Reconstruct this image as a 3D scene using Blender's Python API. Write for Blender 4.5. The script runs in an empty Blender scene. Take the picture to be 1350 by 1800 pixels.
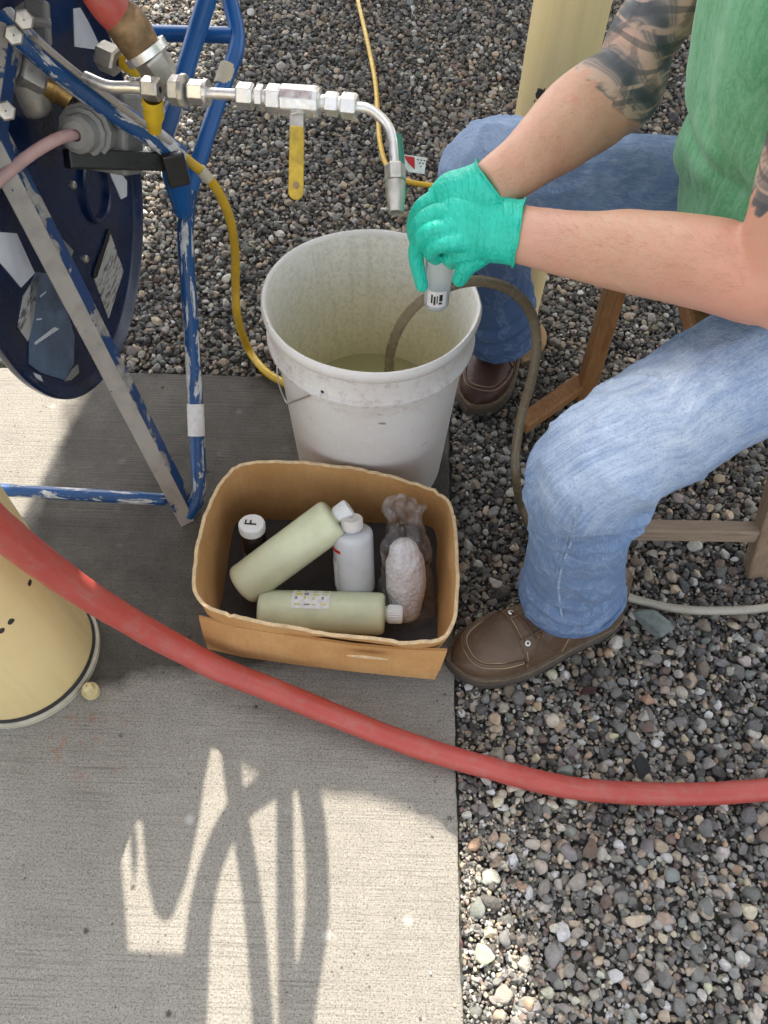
import bpy, math, random
import numpy as np
from mathutils import Vector, Matrix, noise
random.seed(7); rng = np.random.default_rng(7)
PI = math.pi
S = bpy.context.scene
COL = S.collection
# ------------------------------------------------------------------ camera
CAM_H = 1.083; FPX = 1352.0
RC = (Matrix.Rotation(math.radians(34), 3, 'X') @ Matrix.Rotation(math.radians(2.0), 3, 'Z'))
cam = bpy.data.objects.new('camera', bpy.data.cameras.new('camera')); COL.objects.link(cam)
cam.matrix_world = Matrix.Translation((0, 0, CAM_H)) @ RC.to_4x4()
cam.data.sensor_fit = 'HORIZONTAL'; cam.data.sensor_width = 36; cam.data.lens = FPX / 1350 * 36
cam.data.clip_start = .02; cam.data.clip_end = 400
S.camera = cam
# ------------------------------------------------------------------ light
SUN = Vector((-.12, 1.0, 1.07))            # direction towards the sun
EL = math.atan2(SUN.z, math.hypot(SUN.x, SUN.y)); AZ = math.atan2(SUN.x, SUN.y)
W = bpy.data.worlds.new('World'); S.world = W; W.use_nodes = True
nt = W.node_tree; bg = nt.nodes['Background']
sky = nt.nodes.new('ShaderNodeTexSky'); sky.sky_type = 'NISHITA'; sky.sun_disc = False
sky.sun_elevation = EL; sky.sun_rotation = AZ; sky.dust_density = 2.5; sky.air_density = 1.0
hs = nt.nodes.new('ShaderNodeHueSaturation'); hs.inputs['Saturation'].default_value = .24
nt.links.new(sky.outputs[0], hs.inputs['Color']); nt.links.new(hs.outputs[0], bg.inputs[0])
bg.inputs[1].default_value = .15
sl = bpy.data.lights.new('sun', 'SUN'); sl.energy = 3.2; sl.angle = math.radians(.4); sl.color = (1, .93, .81)
so = bpy.data.objects.new('sun', sl); COL.objects.link(so); so.location = (1, 6, 8)
so.rotation_euler = SUN.to_track_quat('Z', 'Y').to_euler()
S.view_settings.view_transform = 'Standard'; S.view_settings.look = 'None'
S.view_settings.gamma = 1; S.view_settings.use_curve_mapping = False
S.view_settings.exposure = 1.48
S.render.engine = 'CYCLES'
S.cycles.max_bounces = 8; S.cycles.transparent_max_bounces = 12

# ------------------------------------------------------------------ helpers
CAM = Vector((0, 0, CAM_H))
def ray(x, y): return RC @ Vector(((x - 675) / FPX, -(y - 900) / FPX, -1))
def G(x, y, z=0.0):
    r = ray(x, y); return CAM + r * ((z - CAM_H) / r.z)
def D(x, y, d): return CAM + ray(x, y) * d
def onp(x, y, p, n):
    r = ray(x, y); return CAM + r * ((Vector(p) - CAM).dot(n) / r.dot(n))
def sr(r, g, b, k=1.0):
    f = lambda c: ((c / 255 + .055) / 1.055) ** 2.4 if c > 10 else c / 255 / 12.92
    return (f(r) * k, f(g) * k, f(b) * k, 1)

class MB:
    def __init__(s): s.v = []; s.f = []; s.uv = []
    def face(s, idx, uv=None): s.f.append(tuple(idx)); s.uv.append(uv)
    def grid(s, rings, closed=True, uvs=None, cap0=False, cap1=False):
        b = len(s.v); n = len(rings[0])
        for r in rings: s.v.extend(r)
        for i in range(len(rings) - 1):
            for j in range(n if closed else n - 1):
                k = (j + 1) % n
                uv = None
                if uvs: uv = [(uvs[0][j], uvs[1][i]), (uvs[0][j + 1], uvs[1][i]), (uvs[0][j + 1], uvs[1][i + 1]), (uvs[0][j], uvs[1][i + 1])]
                s.face((b + i * n + j, b + i * n + k, b + (i + 1) * n + k, b + (i + 1) * n + j), uv)
        if cap0: s.face([b + j for j in range(n)][::-1])
        if cap1: s.face([b + (len(rings) - 1) * n + j for j in range(n)])
    def loft(s, pts, rad, seg=16, sub=6, up=None, disp=None, cap=True, round_ends=False):
        P = [Vector(p) for p in pts]; Rr = [(r if isinstance(r, (tuple, list)) else (r, r)) for r in rad]
        if len(P) == 2 and sub > 1 and not disp: sub = 1
        C = []; RR = []
        for i in range(len(P) - 1):
            p0 = P[i - 1] if i else P[0] * 2 - P[1]; p3 = P[i + 2] if i + 2 < len(P) else P[i + 1] * 2 - P[i]
            q0 = Rr[i - 1] if i else Rr[0]; q3 = Rr[i + 2] if i + 2 < len(P) else Rr[i + 1]
            for k in range(sub):
                t = k / sub
                cr = lambda a, b, c, d: .5 * (2 * b + (c - a) * t + (2 * a - 5 * b + 4 * c - d) * t * t + (3 * b - a - 3 * c + d) * t ** 3)
                C.append(cr(p0, P[i], P[i + 1], p3)); RR.append((cr(q0[0], Rr[i][0], Rr[i + 1][0], q3[0]), cr(q0[1], Rr[i][1], Rr[i + 1][1], q3[1])))
        C.append(P[-1]); RR.append(Rr[-1])
        if round_ends:
            d0 = (C[0] - C[1]).normalized(); d1 = (C[-1] - C[-2]).normalized(); r0 = RR[0]; r1 = RR[-1]
            pre = []; post = []
            for a in (80, 55, 28):
                a = math.radians(a); m0 = min(r0)
                pre.append((C[0] + d0 * m0 * math.sin(a), (r0[0] * math.cos(a), r0[1] * math.cos(a))))
            for a in (28, 55, 80):
                a = math.radians(a); m1 = min(r1)
                post.append((C[-1] + d1 * m1 * math.sin(a), (r1[0] * math.cos(a), r1[1] * math.cos(a))))
            C = [p for p, _ in pre] + C + [p for p, _ in post]; RR = [r for _, r in pre] + RR + [r for _, r in post]
        n = len(C); T = []
        for i in range(n): T.append((C[min(i + 1, n - 1)] - C[max(i - 1, 0)]).normalized())
        L = [0]
        for i in range(1, n): L.append(L[-1] + (C[i] - C[i - 1]).length)
        ref = Vector(up) if up else (Vector((0, 0, 1)) if abs(T[0].z) < .9 else Vector((0, 1, 0)))
        side = T[0].cross(ref).normalized(); rings = []
        for i in range(n):
            if up: side = T[i].cross(ref).normalized()
            else: side = (side - T[i] * side.dot(T[i])).normalized()
            nn = side.cross(T[i]).normalized(); ring = []
            for j in range(seg):
                a = 2 * PI * j / seg; d = 0
                dirv = side * math.cos(a) + nn * math.sin(a)
                p = C[i] + side * math.cos(a) * RR[i][0] + nn * math.sin(a) * RR[i][1]
                if disp: p = p + dirv * disp(p, L[i] / L[-1], a)
                ring.append(p)
            rings.append(ring)
        rm = sum(r[0] for r in RR) / n
        s.grid(rings, True, ([j / seg * 2 * PI * rm for j in range(seg + 1)], L), cap, cap)
        return C
    def lathe(s, prof, seg=32, M=None, cap0=False, cap1=False, wob=None):
        M = M or Matrix.Identity(4); rings = []
        for r, z in prof:
            rings.append([M @ Vector(((r + (wob(2 * PI * j / seg, z) if wob else 0)) * math.cos(2 * PI * j / seg), (r + (wob(2 * PI * j / seg, z) if wob else 0)) * math.sin(2 * PI * j / seg), z)) for j in range(seg)])
        L = [0]
        for i in range(1, len(prof)): L.append(L[-1] + math.hypot(prof[i][0] - prof[i - 1][0], prof[i][1] - prof[i - 1][1]))
        rm = max(p[0] for p in prof)
        s.grid(rings, True, ([j / seg * 2 * PI * rm for j in range(seg + 1)], L), cap0, cap1)
    def box(s, c, d, M=None):
        M = M or Matrix.Identity(4); b = len(s.v)
        for x, y, z in ((-1, -1, -1), (1, -1, -1), (1, 1, -1), (-1, 1, -1), (-1, -1, 1), (1, -1, 1), (1, 1, 1), (-1, 1, 1)):
            s.v.append(M @ Vector((c[0] + x * d[0] / 2, c[1] + y * d[1] / 2, c[2] + z * d[2] / 2)))
        for q in ((0, 3, 2, 1), (4, 5, 6, 7), (0, 1, 5, 4), (1, 2, 6, 5), (2, 3, 7, 6), (3, 0, 4, 7)): s.face([b + i for i in q])
    def bar(s, p, q, w, h, up=(0, 0, 1)):
        p = Vector(p); q = Vector(q); t = (q - p).normalized(); sd = t.cross(Vector(up)).normalized(); n = sd.cross(t)
        b = len(s.v)
        for e in (p, q):
            for a, c in ((-1, -1), (1, -1), (1, 1), (-1, 1)): s.v.append(e + sd * a * w / 2 + n * c * h / 2)
        for f in ((0, 3, 2, 1), (4, 5, 6, 7), (0, 1, 5, 4), (1, 2, 6, 5), (2, 3, 7, 6), (3, 0, 4, 7)): s.face([b + i for i in f])
    def prism(s, poly, off):
        b = len(s.v); n = len(poly); off = Vector(off)
        s.v.extend([Vector(p) for p in poly]); s.v.extend([Vector(p) + off for p in poly])
        s.face(list(range(b, b + n))); s.face(list(range(b + n, b + 2 * n))[::-1])
        for i in range(n): j = (i + 1) % n; s.face((b + j, b + i, b + n + i, b + n + j))
    def ball(s, c, r, seg=14, rings=9, M=None):
        c = Vector(c); R3 = r if isinstance(r, (tuple, list)) else (r, r, r)
        rr = [[(M @ Vector((R3[0] * math.cos(2 * PI * j / seg) * math.sin(PI * i / rings), R3[1] * math.sin(2 * PI * j / seg) * math.sin(PI * i / rings), -R3[2] * math.cos(PI * i / rings))) if M else Vector((R3[0] * math.cos(2 * PI * j / seg) * math.sin(PI * i / rings), R3[1] * math.sin(2 * PI * j / seg) * math.sin(PI * i / rings), -R3[2] * math.cos(PI * i / rings)))) + c for j in range(seg)] for i in range(rings + 1)]
        rr[0] = [Vector(p) for p in rr[0]]
        s.grid(rr, True)
    def build(s, name, mat, parent=None, smooth=True, bevel=0, angle=40):
        me = bpy.data.meshes.new(name); me.from_pydata([tuple(p) for p in s.v], [], s.f)
        if any(u for u in s.uv):
            ul = me.uv_layers.new(name='UVMap'); k = 0
            for f, u in zip(s.f, s.uv):
                for i in range(len(f)):
                    if u: ul.data[k].uv = u[i]
                    k += 1
        if mat: me.materials.append(mat)
        if smooth:
            me.polygons.foreach_set('use_smooth', [True] * len(me.polygons))
            if angle < 180:
                try: me.set_sharp_from_angle(angle=math.radians(angle))
                except Exception: pass
        me.update()
        o = bpy.data.objects.new(name, me); COL.objects.link(o)
        if parent:
            o.parent = parent
            o.matrix_parent_inverse = Matrix.Translation(parent.matrix_basis.translation).inverted() if parent.type == 'EMPTY' else Matrix.Identity(4)
        if bevel:
            m = o.modifiers.new('bevel', 'BEVEL'); m.width = bevel; m.segments = 2; m.limit_method = 'ANGLE'
        return o
def tag(o, label, cat, group=None, kind=None):
    if label: o['label'] = label
    if cat: o['category'] = cat
    if group: o['group'] = group
    if kind: o['kind'] = kind
    return o
def thing(name, loc, label, cat, group=None):
    o = bpy.data.objects.new(name, None); COL.objects.link(o); o.location = loc; o.empty_display_size = .05
    return tag(o, label, cat, group)
def zmat(p, q):            # matrix whose Z runs p->q, origin p
    z = (Vector(q) - Vector(p)); m = z.to_track_quat('Z', 'Y').to_matrix().to_4x4()
    return Matrix.Translation(p) @ m

# ------------------------------------------------------------------ materials
class NT:
    def __init__(s, name):
        s.m = bpy.data.materials.new(name); s.m.use_nodes = True; s.t = s.m.node_tree
        s.b = s.t.nodes['Principled BSDF']; s.out = s.t.nodes['Material Output']; s._c = None
    def n(s, t, **k):
        x = s.t.nodes.new('ShaderNode' + t)
        for a, b in k.items():
            if hasattr(x, a) and a not in x.inputs: setattr(x, a, b)
            else: x.inputs[a].default_value = b
        return x
    def l(s, a, b): s.t.links.new(a, b)
    def co(s, kind='Object'):
        if not s._c: s._c = s.n('TexCoord')
        return s._c.outputs[kind]
    def map(s, scale=(1, 1, 1), loc=(0, 0, 0), rot=(0, 0, 0), kind='Object'):
        m = s.n('Mapping'); m.inputs['Scale'].default_value = scale; m.inputs['Location'].default_value = loc; m.inputs['Rotation'].default_value = rot
        s.l(s.co(kind), m.inputs[0]); return m.outputs[0]
    def noise(s, scale, detail=3, rough=.55, vec=None, dist=0):
        x = s.n('TexNoise'); x.inputs['Scale'].default_value = scale; x.inputs['Detail'].default_value = detail
        x.inputs['Roughness'].default_value = rough; x.inputs['Distortion'].default_value = dist
        s.l(vec or s.co(), x.inputs['Vector']); return x.outputs['Fac']
    def vor(s, scale, vec=None, feature='F1', out='Distance', rnd=1):
        x = s.n('TexVoronoi'); x.feature = feature; x.inputs['Scale'].default_value = scale; x.inputs['Randomness'].default_value = rnd
        s.l(vec or s.co(), x.inputs['Vector']); return x.outputs[out]
    def ramp(s, fac, stops, interp='LINEAR'):
        r = s.n('ValToRGB'); r.color_ramp.interpolation = interp; e = r.color_ramp.elements
        while len(e) < len(stops): e.new(.5)
        for k, (p, c) in enumerate(stops):
            e[k].position = p; e[k].color = c if isinstance(c, (tuple, list)) else (c, c, c, 1)
        s.l(fac, r.inputs[0]); return r.outputs[0]
    def mix(s, fac, a, b, mode='MIX'):
        x = s.n('MixRGB', blend_type=mode)
        for i, v in ((0, fac), (1, a), (2, b)):
            if isinstance(v, bpy.types.NodeSocket): s.l(v, x.inputs[i])
            else: x.inputs[i].default_value = v
        return x.outputs[0]
    def math(s, op, a, b=None, c=None, clamp=False):
        x = s.n('Math', operation=op); x.use_clamp = clamp
        for i, v in enumerate((a, b, c)):
            if v is None: continue
            if isinstance(v, bpy.types.NodeSocket): s.l(v, x.inputs[i])
            else: x.inputs[i].default_value = v
        return x.outputs[0]
    def ball(s, c, r0, r1):        # 1 inside r0 fading to 0 at r1 (object space)
        v = s.n('VectorMath', operation='DISTANCE'); s.l(s.co(), v.inputs[0]); v.inputs[1].default_value = c
        m = s.n('MapRange'); m.inputs['From Min'].default_value = r1; m.inputs['From Max'].default_value = r0; m.interpolation_type = 'SMOOTHSTEP'
        s.l(v.outputs['Value'], m.inputs[0]); return m.outputs[0]
    def base(s, c):
        if isinstance(c, bpy.types.NodeSocket): s.l(c, s.b.inputs['Base Color'])
        else: s.b.inputs['Base Color'].default_value = c
    def set(s, k, v):
        if isinstance(v, bpy.types.NodeSocket): s.l(v, s.b.inputs[k])
        else: s.b.inputs[k].default_value = v
    def bump(s, h, dist=.001, strength=1.0):
        b = s.n('Bump'); b.inputs['Distance'].default_value = dist; b.inputs['Strength'].default_value = strength
        s.l(h, b.inputs['Height'])
        if s.b.inputs['Normal'].is_linked: s.l(s.b.inputs['Normal'].links[0].from_socket, b.inputs['Normal'])
        s.l(b.outputs[0], s.b.inputs['Normal'])
def simple(name, c, rough=.5, metal=0, var=.25, vs=25, bump=0, bs=200, **kw):
    t = NT(name); d = tuple(x * (1 - var) for x in c[:3]) + (1,); e = tuple(min(1, x * (1 + var * .6)) for x in c[:3]) + (1,)
    t.base(t.ramp(t.noise(vs, 5, .6), [(.3, d), (.7, e)])); t.set('Metallic', metal)
    t.set('Roughness', t.ramp(t.noise(vs * 2.3, 3), [(.3, max(0, rough - .1)), (.7, min(1, rough + .12))]))
    if bump: t.bump(t.noise(bs, 3), bump)
    for k, v in kw.items(): t.set(k, v)
    return t.m
def chipped(name, paint, under, thr=.55, rough=.35, scale=14, dirt=.5, metal=0, uvs=None):
    t = NT(name)
    if uvs:
        um = t.n('UVMap'); um.uv_map = 'UVMap'; mp = t.n('Mapping'); mp.inputs['Scale'].default_value = uvs; t.l(um.outputs[0], mp.inputs[0]); n = t.noise(1, 7, .66, mp.outputs[0], .5)
    else: n = t.noise(scale, 7, .66, dist=.4)
    m = t.ramp(n, [(thr - .01, 0), (thr + .01, 1)])
    g = t.noise(90, 4)
    pc = t.mix(t.math('MULTIPLY', t.ramp(t.noise(35, 4), [(.45, 0), (.75, 1)]), dirt), paint, tuple(x * .45 + .02 for x in paint[:3]) + (1,))
    uc = t.mix(t.ramp(g, [(.35, 0), (.7, 1)]), under, tuple(x * .55 for x in under[:3]) + (1,))
    t.base(t.mix(m, pc, uc)); t.set('Roughness', t.ramp(n, [(thr - .01, rough), (thr + .02, .6)])); t.set('Metallic', metal)
    t.bump(t.math('SUBTRACT', 1.0, m), .0006); t.bump(g, .0002); return t.m
M = {}
M['steel'] = simple('brushed_steel', (.82, .81, .78, 1), .36, .9, .15, 60, .00005, 900)
M['steel_dull'] = simple('dull_steel', (.55, .53, .48, 1), .45, .8, .3, 40, .0002, 300)
M['brass'] = simple('tarnished_brass', (.42, .27, .10, 1), .4, .8, .35, 50, .0002, 300)
M['rust_steel'] = simple('rusty_steel', (.30, .20, .11, 1), .55, .6, .5, 45, .0004, 250)
M['blue'] = chipped('chipped_blue_paint', (.008, .10, .33, 1), (.60, .62, .64, 1), .68, .28, 16, .3, uvs=(50, 14, 1))
M['blue_worn'] = chipped('worn_blue_paint', (.01, .07, .22, 1), (.62, .64, .66, 1), .525, .35, 17, .4, uvs=(60, 13, 1))
M['grey_face'] = chipped('scuffed_grey_paint', (.34, .32, .29, 1), (.012, .06, .18, 1), .60, .5, 15, .6)
M['bluebar'] = chipped('scuffed_dark_blue_paint', (.012, .05, .16, 1), (.35, .34, .32, 1), .56, .4, 22, .5)
M['navy'] = simple('navy_enamel', (.004, .016, .060, 1), .22, 0, .5, 9, .0003, 30)
M['black'] = simple('black_plastic', (.012, .012, .013, 1), .35)
M['grey_plastic'] = simple('grey_plastic', (.24, .24, .23, 1), .5, bump=.0002)
M['tape'] = simple('cream_tape', (.52, .47, .36, 1), .6, var=.2, bump=.0003)
M['white_tape'] = simple('white_tape', (.74, .73, .72, 1), .55, var=.15, vs=120)
M['pink_cable'] = simple('pink_cable', (.50, .33, .32, 1), .5)
M['yellow_plastic'] = simple('yellow_plastic', (.62, .42, .02, 1), .4)
M['yellow_lever'] = simple('yellow_vinyl', (.55, .37, .03, 1), .42, var=.35, vs=90, bump=.0008, bs=110)
M['green_wire'] = simple('green_wire', (.02, .16, .11, 1), .4)
M['white_sticker'] = simple('white_sticker', (.62, .65, .70, 1), .5, var=.12)
M['slate_sticker'] = simple('slate_sticker', (.10, .15, .23, 1), .35, var=.4, vs=30)
M['wood'] = None
M['white_cap'] = simple('white_cap', (.80, .80, .79, 1), .4, var=.04)
M['ink'] = simple('black_ink', (.01, .01, .012, 1), .5)
M['red_ink'] = simple('red_print', (.55, .01, .02, 1), .5)
M['yellow_ink'] = simple('yellow_print', (.65, .6, .1, 1), .5)
def hose_mat(name, c, c2, rough=.45, dirt=.35):
    t = NT(name); n = t.noise(12, 6, .6); f = t.noise(70, 4)
    a = t.mix(t.ramp(n, [(.35, 0), (.7, 1)]), c, c2)
    um = t.n('UVMap'); um.uv_map = 'UVMap'; mp = t.n('Mapping'); mp.inputs['Scale'].default_value = (160, 14, 1); t.l(um.outputs[0], mp.inputs[0]); sc = t.noise(1, 6, .7, mp.outputs[0], .3)
    a = t.mix(t.math('MULTIPLY', t.ramp(sc, [(.55, 0), (.68, 1)]), dirt * .8), a, (.34, .27, .24, 1)); a = t.mix(t.math('MULTIPLY', t.ramp(sc, [(.30, 1), (.40, 0)]), dirt), a, tuple(x * .45 for x in c[:3]) + (1,))
    t.base(t.mix(t.math('MULTIPLY', t.ramp(f, [(.5, 0), (.75, 1)]), dirt), a, (.28, .24, .2, 1)))
    t.set('Roughness', t.ramp(f, [(.3, rough - .1), (.7, rough + .15)])); t.bump(t.noise(260, 3), .0003); return t.m
M['red_hose'] = hose_mat('red_rubber_hose', (.42, .062, .048, 1), (.47, .085, .068, 1), .42, .26)
M['yellow_hose'] = hose_mat('yellow_rubber_cable', (.62, .40, .02, 1), (.50, .30, .015, 1), .4, .25)
M['clear_hose'] = hose_mat('cloudy_brown_tubing', (.16, .125, .075, 1), (.20, .165, .11, 1), .22, .1)
M['pale_hose'] = hose_mat('cloudy_pale_tubing', (.38, .36, .30, 1), (.30, .28, .22, 1), .25, .2)
def m_plastic_liquid(name, c, ss=.5, rough=.35):
    t = NT(name); t.base(t.mix(t.ramp(t.noise(22, 3), [(.35, 0), (.7, 1)]), c, tuple(x * .86 for x in c[:3]) + (1,)))
    lw = t.n('LayerWeight'); lw.inputs[0].default_value = .55; src = t.b.inputs['Base Color'].links[0].from_socket
    t.base(t.mix(t.math('MULTIPLY', t.math('POWER', lw.outputs['Facing'], 1.6), .55), src, tuple(x * .55 for x in c[:3]) + (1,)))
    t.set('Roughness', rough * .6); t.set('Subsurface Weight', ss); t.set('Subsurface Radius', (1, 1, .8)); t.set('Subsurface Scale', .02)
    t.set('Transmission Weight', .10); t.set('IOR', 1.35); t.bump(t.noise(60, 2), .0004); return t.m
M['yellow_bottle'] = m_plastic_liquid('cloudy_bottle_with_pale_yellow_liquid', (.76, .79, .55, 1))
M['milky_bottle'] = m_plastic_liquid('milky_plastic', (.70, .72, .74, 1), .5, .3)
t = NT('frosted_clear_plastic'); t.base((.80, .85, .87, 1)); t.set('Roughness', .28); t.set('Transmission Weight', .72); t.set('IOR', 1.12); M['frost'] = t.m
t = NT('amber_glass'); t.base((.02, .012, .012, 1)); t.set('Roughness', .12); M['amber'] = t.m

# ------------------------------------------------------------------ concrete slab
def concrete():
    t = NT('broomed_concrete')
    brv = t.map((9, 420, 1)); br = t.noise(1, 4, .6, brv)
    brw = t.noise(1, 3, .6, t.map((4, 150, 1), (3, 1, 0)))
    big = t.noise(3.2, 6, .6); med = t.noise(26, 5, .65); fine = t.noise(420, 3, .7); grit = t.noise(150, 4, .8)
    c = t.mix(t.ramp(big, [(.3, 0), (.72, 1)]), (.25, .232, .20, 1), (.32, .297, .255, 1))
    c = t.mix(t.ramp(med, [(.3, .0), (.75, .55)]), c, (.36, .335, .295, 1))
    c = t.mix(t.ramp(fine, [(.36, .7), (.50, 0)]), c, (.06, .056, .05, 1))
    c = t.mix(t.ramp(t.noise(260, 2, .8, t.map((1, 1, 1), (5, 5, 0))), [(.56, 0), (.66, .4)]), c, (.50, .465, .40, 1))
    c = t.mix(t.ramp(grit, [(.30, .45), (.44, 0)]), c, (.10, .09, .08, 1))
    c = t.mix(t.ramp(grit, [(.62, 0), (.74, .5)]), c, (.48, .45, .40, 1))
    c = t.mix(t.math('MULTIPLY', t.ramp(br, [(.36, .5), (.5, 0)]), t.ramp(t.noise(6, 4, .6), [(.35, .15), (.65, 1)])), c, (.11, .10, .09, 1))
    c = t.mix(t.ramp(t.noise(1.3, 5, .7, t.map((1, 1, 1), (2, 2, 2))), [(.45, 0), (.75, .45)]), c, t.mix(1, c, (.62, .60, .58, 1), 'MULTIPLY'))
    # pits and old spots
    sp = t.vor(26, t.map((1, 1, .1)), out='Distance'); sel = t.noise(5, 2)
    pit = t.math('MULTIPLY', t.ramp(sp, [(.05, 1), (.12, 0)]), t.ramp(sel, [(.52, 0), (.56, 1)]))
    c = t.mix(t.math('MULTIPLY', pit, .8), c, (.035, .032, .03, 1))
    sp2 = t.vor(60, t.map((1, 1.3, .1), (4, 2, 0))); pit2 = t.math('MULTIPLY', t.ramp(sp2, [(.06, 1), (.14, 0)]), t.ramp(t.noise(7, 2, vec=t.map((1, 1, 1), (9, 3, 0))), [(.5, 0), (.54, 1)]))
    c = t.mix(t.math('MULTIPLY', pit2, .75), c, (.05, .045, .04, 1))
    lp = t.math('MULTIPLY', t.ramp(t.vor(18, t.map((1, 1, .1), (7, 7, 0))), [(.06, 1), (.16, 0)]), t.ramp(t.noise(6, 2, vec=t.map((1, 1, 1), (2, 8, 0))), [(.55, 0), (.6, 1)]))
    c = t.mix(t.math('MULTIPLY', lp, .5), c, (.55, .54, .52, 1))
    # rust specks
    g = G(150, 1305)
    rs = t.math('MULTIPLY', t.ball((g.x, g.y, 0), .01, .09), t.ramp(t.noise(60, 4), [(.56, 0), (.66, 1)]))
    c = t.mix(t.math('MULTIPLY', rs, .6), c, (.30, .12, .05, 1))
    # darker, less rough area around bucket and box
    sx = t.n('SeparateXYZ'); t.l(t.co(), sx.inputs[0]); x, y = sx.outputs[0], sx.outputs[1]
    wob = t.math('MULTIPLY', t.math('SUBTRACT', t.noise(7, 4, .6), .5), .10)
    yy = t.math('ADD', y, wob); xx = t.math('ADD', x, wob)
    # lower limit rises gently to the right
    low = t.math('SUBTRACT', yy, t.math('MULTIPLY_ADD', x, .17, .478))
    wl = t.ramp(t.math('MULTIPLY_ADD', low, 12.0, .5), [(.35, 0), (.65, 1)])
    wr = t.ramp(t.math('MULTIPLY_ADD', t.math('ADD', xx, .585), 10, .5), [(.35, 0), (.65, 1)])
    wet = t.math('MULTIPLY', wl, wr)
    dark_mask = t.math('MULTIPLY', wet, t.ramp(t.noise(11, 5, .7), [(.25, .72), (.7, 1)]))
    c = t.mix(dark_mask, c, t.mix(1, c, (.15, .138, .125, 1), 'MULTIPLY'))
    t.base(c); t.set('Roughness', t.ramp(dark_mask, [(0, .92), (1, .62)])); t.set('Specular IOR Level', .3)
    t.bump(br, .0012, .8); t.bump(brw, .0012, .6); t.bump(fine, .0006, .6); t.bump(t.math('SUBTRACT', 1, pit), .0015)
    return t.m
XE = .113; YE = 1.034
me = MB()
def edge_noise(a): return .0022 * noise.noise(Vector((a * 18, 1.3, 0))) + .0012 * noise.noise(Vector((a * 70, 5.3, 0)))
pts = []
N = 260
for i in range(N + 1): y = -1.6 + (YE + 1.6) * i / N; pts.append((XE + edge_noise(y) + (.0 if y < .95 else -.02 * max(0, (y - 1.0) / .034) ** 3), y))
for i in range(1, N + 1): x = XE - .012 - (2.6) * i / N; pts.append((x, YE + edge_noise(x + 9)))
pts.append((-2.5, -1.6))
me.prism([(x, y, 0) for x, y in pts][::-1], (0, 0, -.09))
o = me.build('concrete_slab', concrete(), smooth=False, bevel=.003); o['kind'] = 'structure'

# ------------------------------------------------------------------ gravel
PAL = [((92, 93, 94), 10), ((108, 109, 110), 11), ((66, 67, 70), 9), ((124, 122, 118), 11), ((142, 138, 131), 10), ((160, 154, 144), 8),
       ((148, 134, 116), 8), ((168, 150, 124), 6), ((190, 170, 140), 4), ((200, 194, 182), 4), ((128, 108, 94), 4), ((112, 90, 82), 2.2),
       ((160, 126, 98), 1.5), ((98, 107, 104), 5), ((112, 118, 116), 4), ((180, 177, 172), 4), ((222, 218, 208), 1.5), ((46, 46, 49), 6)]
palc = np.array([sr(*c)[:3] for c, _ in PAL]); palw = np.array([w for _, w in PAL]); palw = palw / palw.sum()
def stone_material():
    t = NT('pebble'); a = t.n('Attribute', attribute_name='stone_col'); a.attribute_type = 'INSTANCER'
    a2 = t.n('Attribute', attribute_name='stone_rnd'); a2.attribute_type = 'INSTANCER'
    v = t.n('VectorMath', operation='ADD'); t.l(t.co(), v.inputs[0]); t.l(a2.outputs['Vector'], v.inputs[1]); vec = v.outputs[0]
    n = t.noise(1.1, 5, .7, vec); f = t.noise(6, 4, .7, vec)
    c = t.mix(t.ramp(n, [(.35, 0), (.65, .6)]), a.outputs['Color'], t.mix(1, a.outputs['Color'], (.55, .52, .5, 1), 'MULTIPLY'))
    c = t.mix(t.ramp(f, [(.58, 0), (.72, .35)]), c, (.42, .40, .37, 1))
    c = t.mix(t.ramp(t.noise(2.3, 4, .75, vec), [(.42, .0), (.68, .42)]), c, (.30, .275, .235, 1))
    t.base(c); t.set('Roughness', .88); t.set('Specular IOR Level', .22)
    t.bump(f, .02, .5); return t.m
STM = stone_material()
def ico(sub):
    import bmesh
    bm = bmesh.new(); bmesh.ops.create_icosphere(bm, subdivisions=sub, radius=1); v = [x.co.copy() for x in bm.verts]; f = [[q.index for q in p.verts] for p in bm.faces]; bm.free(); return v, f
def stone_mesh(k, sub=3, name='pebble'):
    r = random.Random(k); vs, fs = ico(sub); out = []
    sx, sy, sz = 1, r.uniform(.62, .95), r.uniform(.42, .72)
    cuts = [(Vector((r.gauss(0, 1), r.gauss(0, 1), r.gauss(0, 1))).normalized(), r.uniform(.45, .82)) for _ in range(r.randint(5, 12))]
    off = Vector((k * 3.1, k * 1.7, 0))
    for v in vs:
        p = v * (1 + .22 * noise.noise(v * .9 + off) + .06 * noise.noise(v * 2.6 + off))
        for n, d in cuts:
            e = p.dot(n) - d
            if e > 0: p = p - n * e * .94
        out.append((p.x * sx, p.y * sy, p.z * sz))
    me = bpy.data.meshes.new(name); me.from_pydata(out, [], fs); me.polygons.foreach_set('use_smooth', [True] * len(fs)); return me
pebbles = bpy.data.collections.new('pebble_shapes')     # not linked to the scene: only used as instance sources
for k in range(16):
    m_ = stone_mesh(k); m_.materials.append(STM); pebbles.objects.link(bpy.data.objects.new('pebble', m_))
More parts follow.
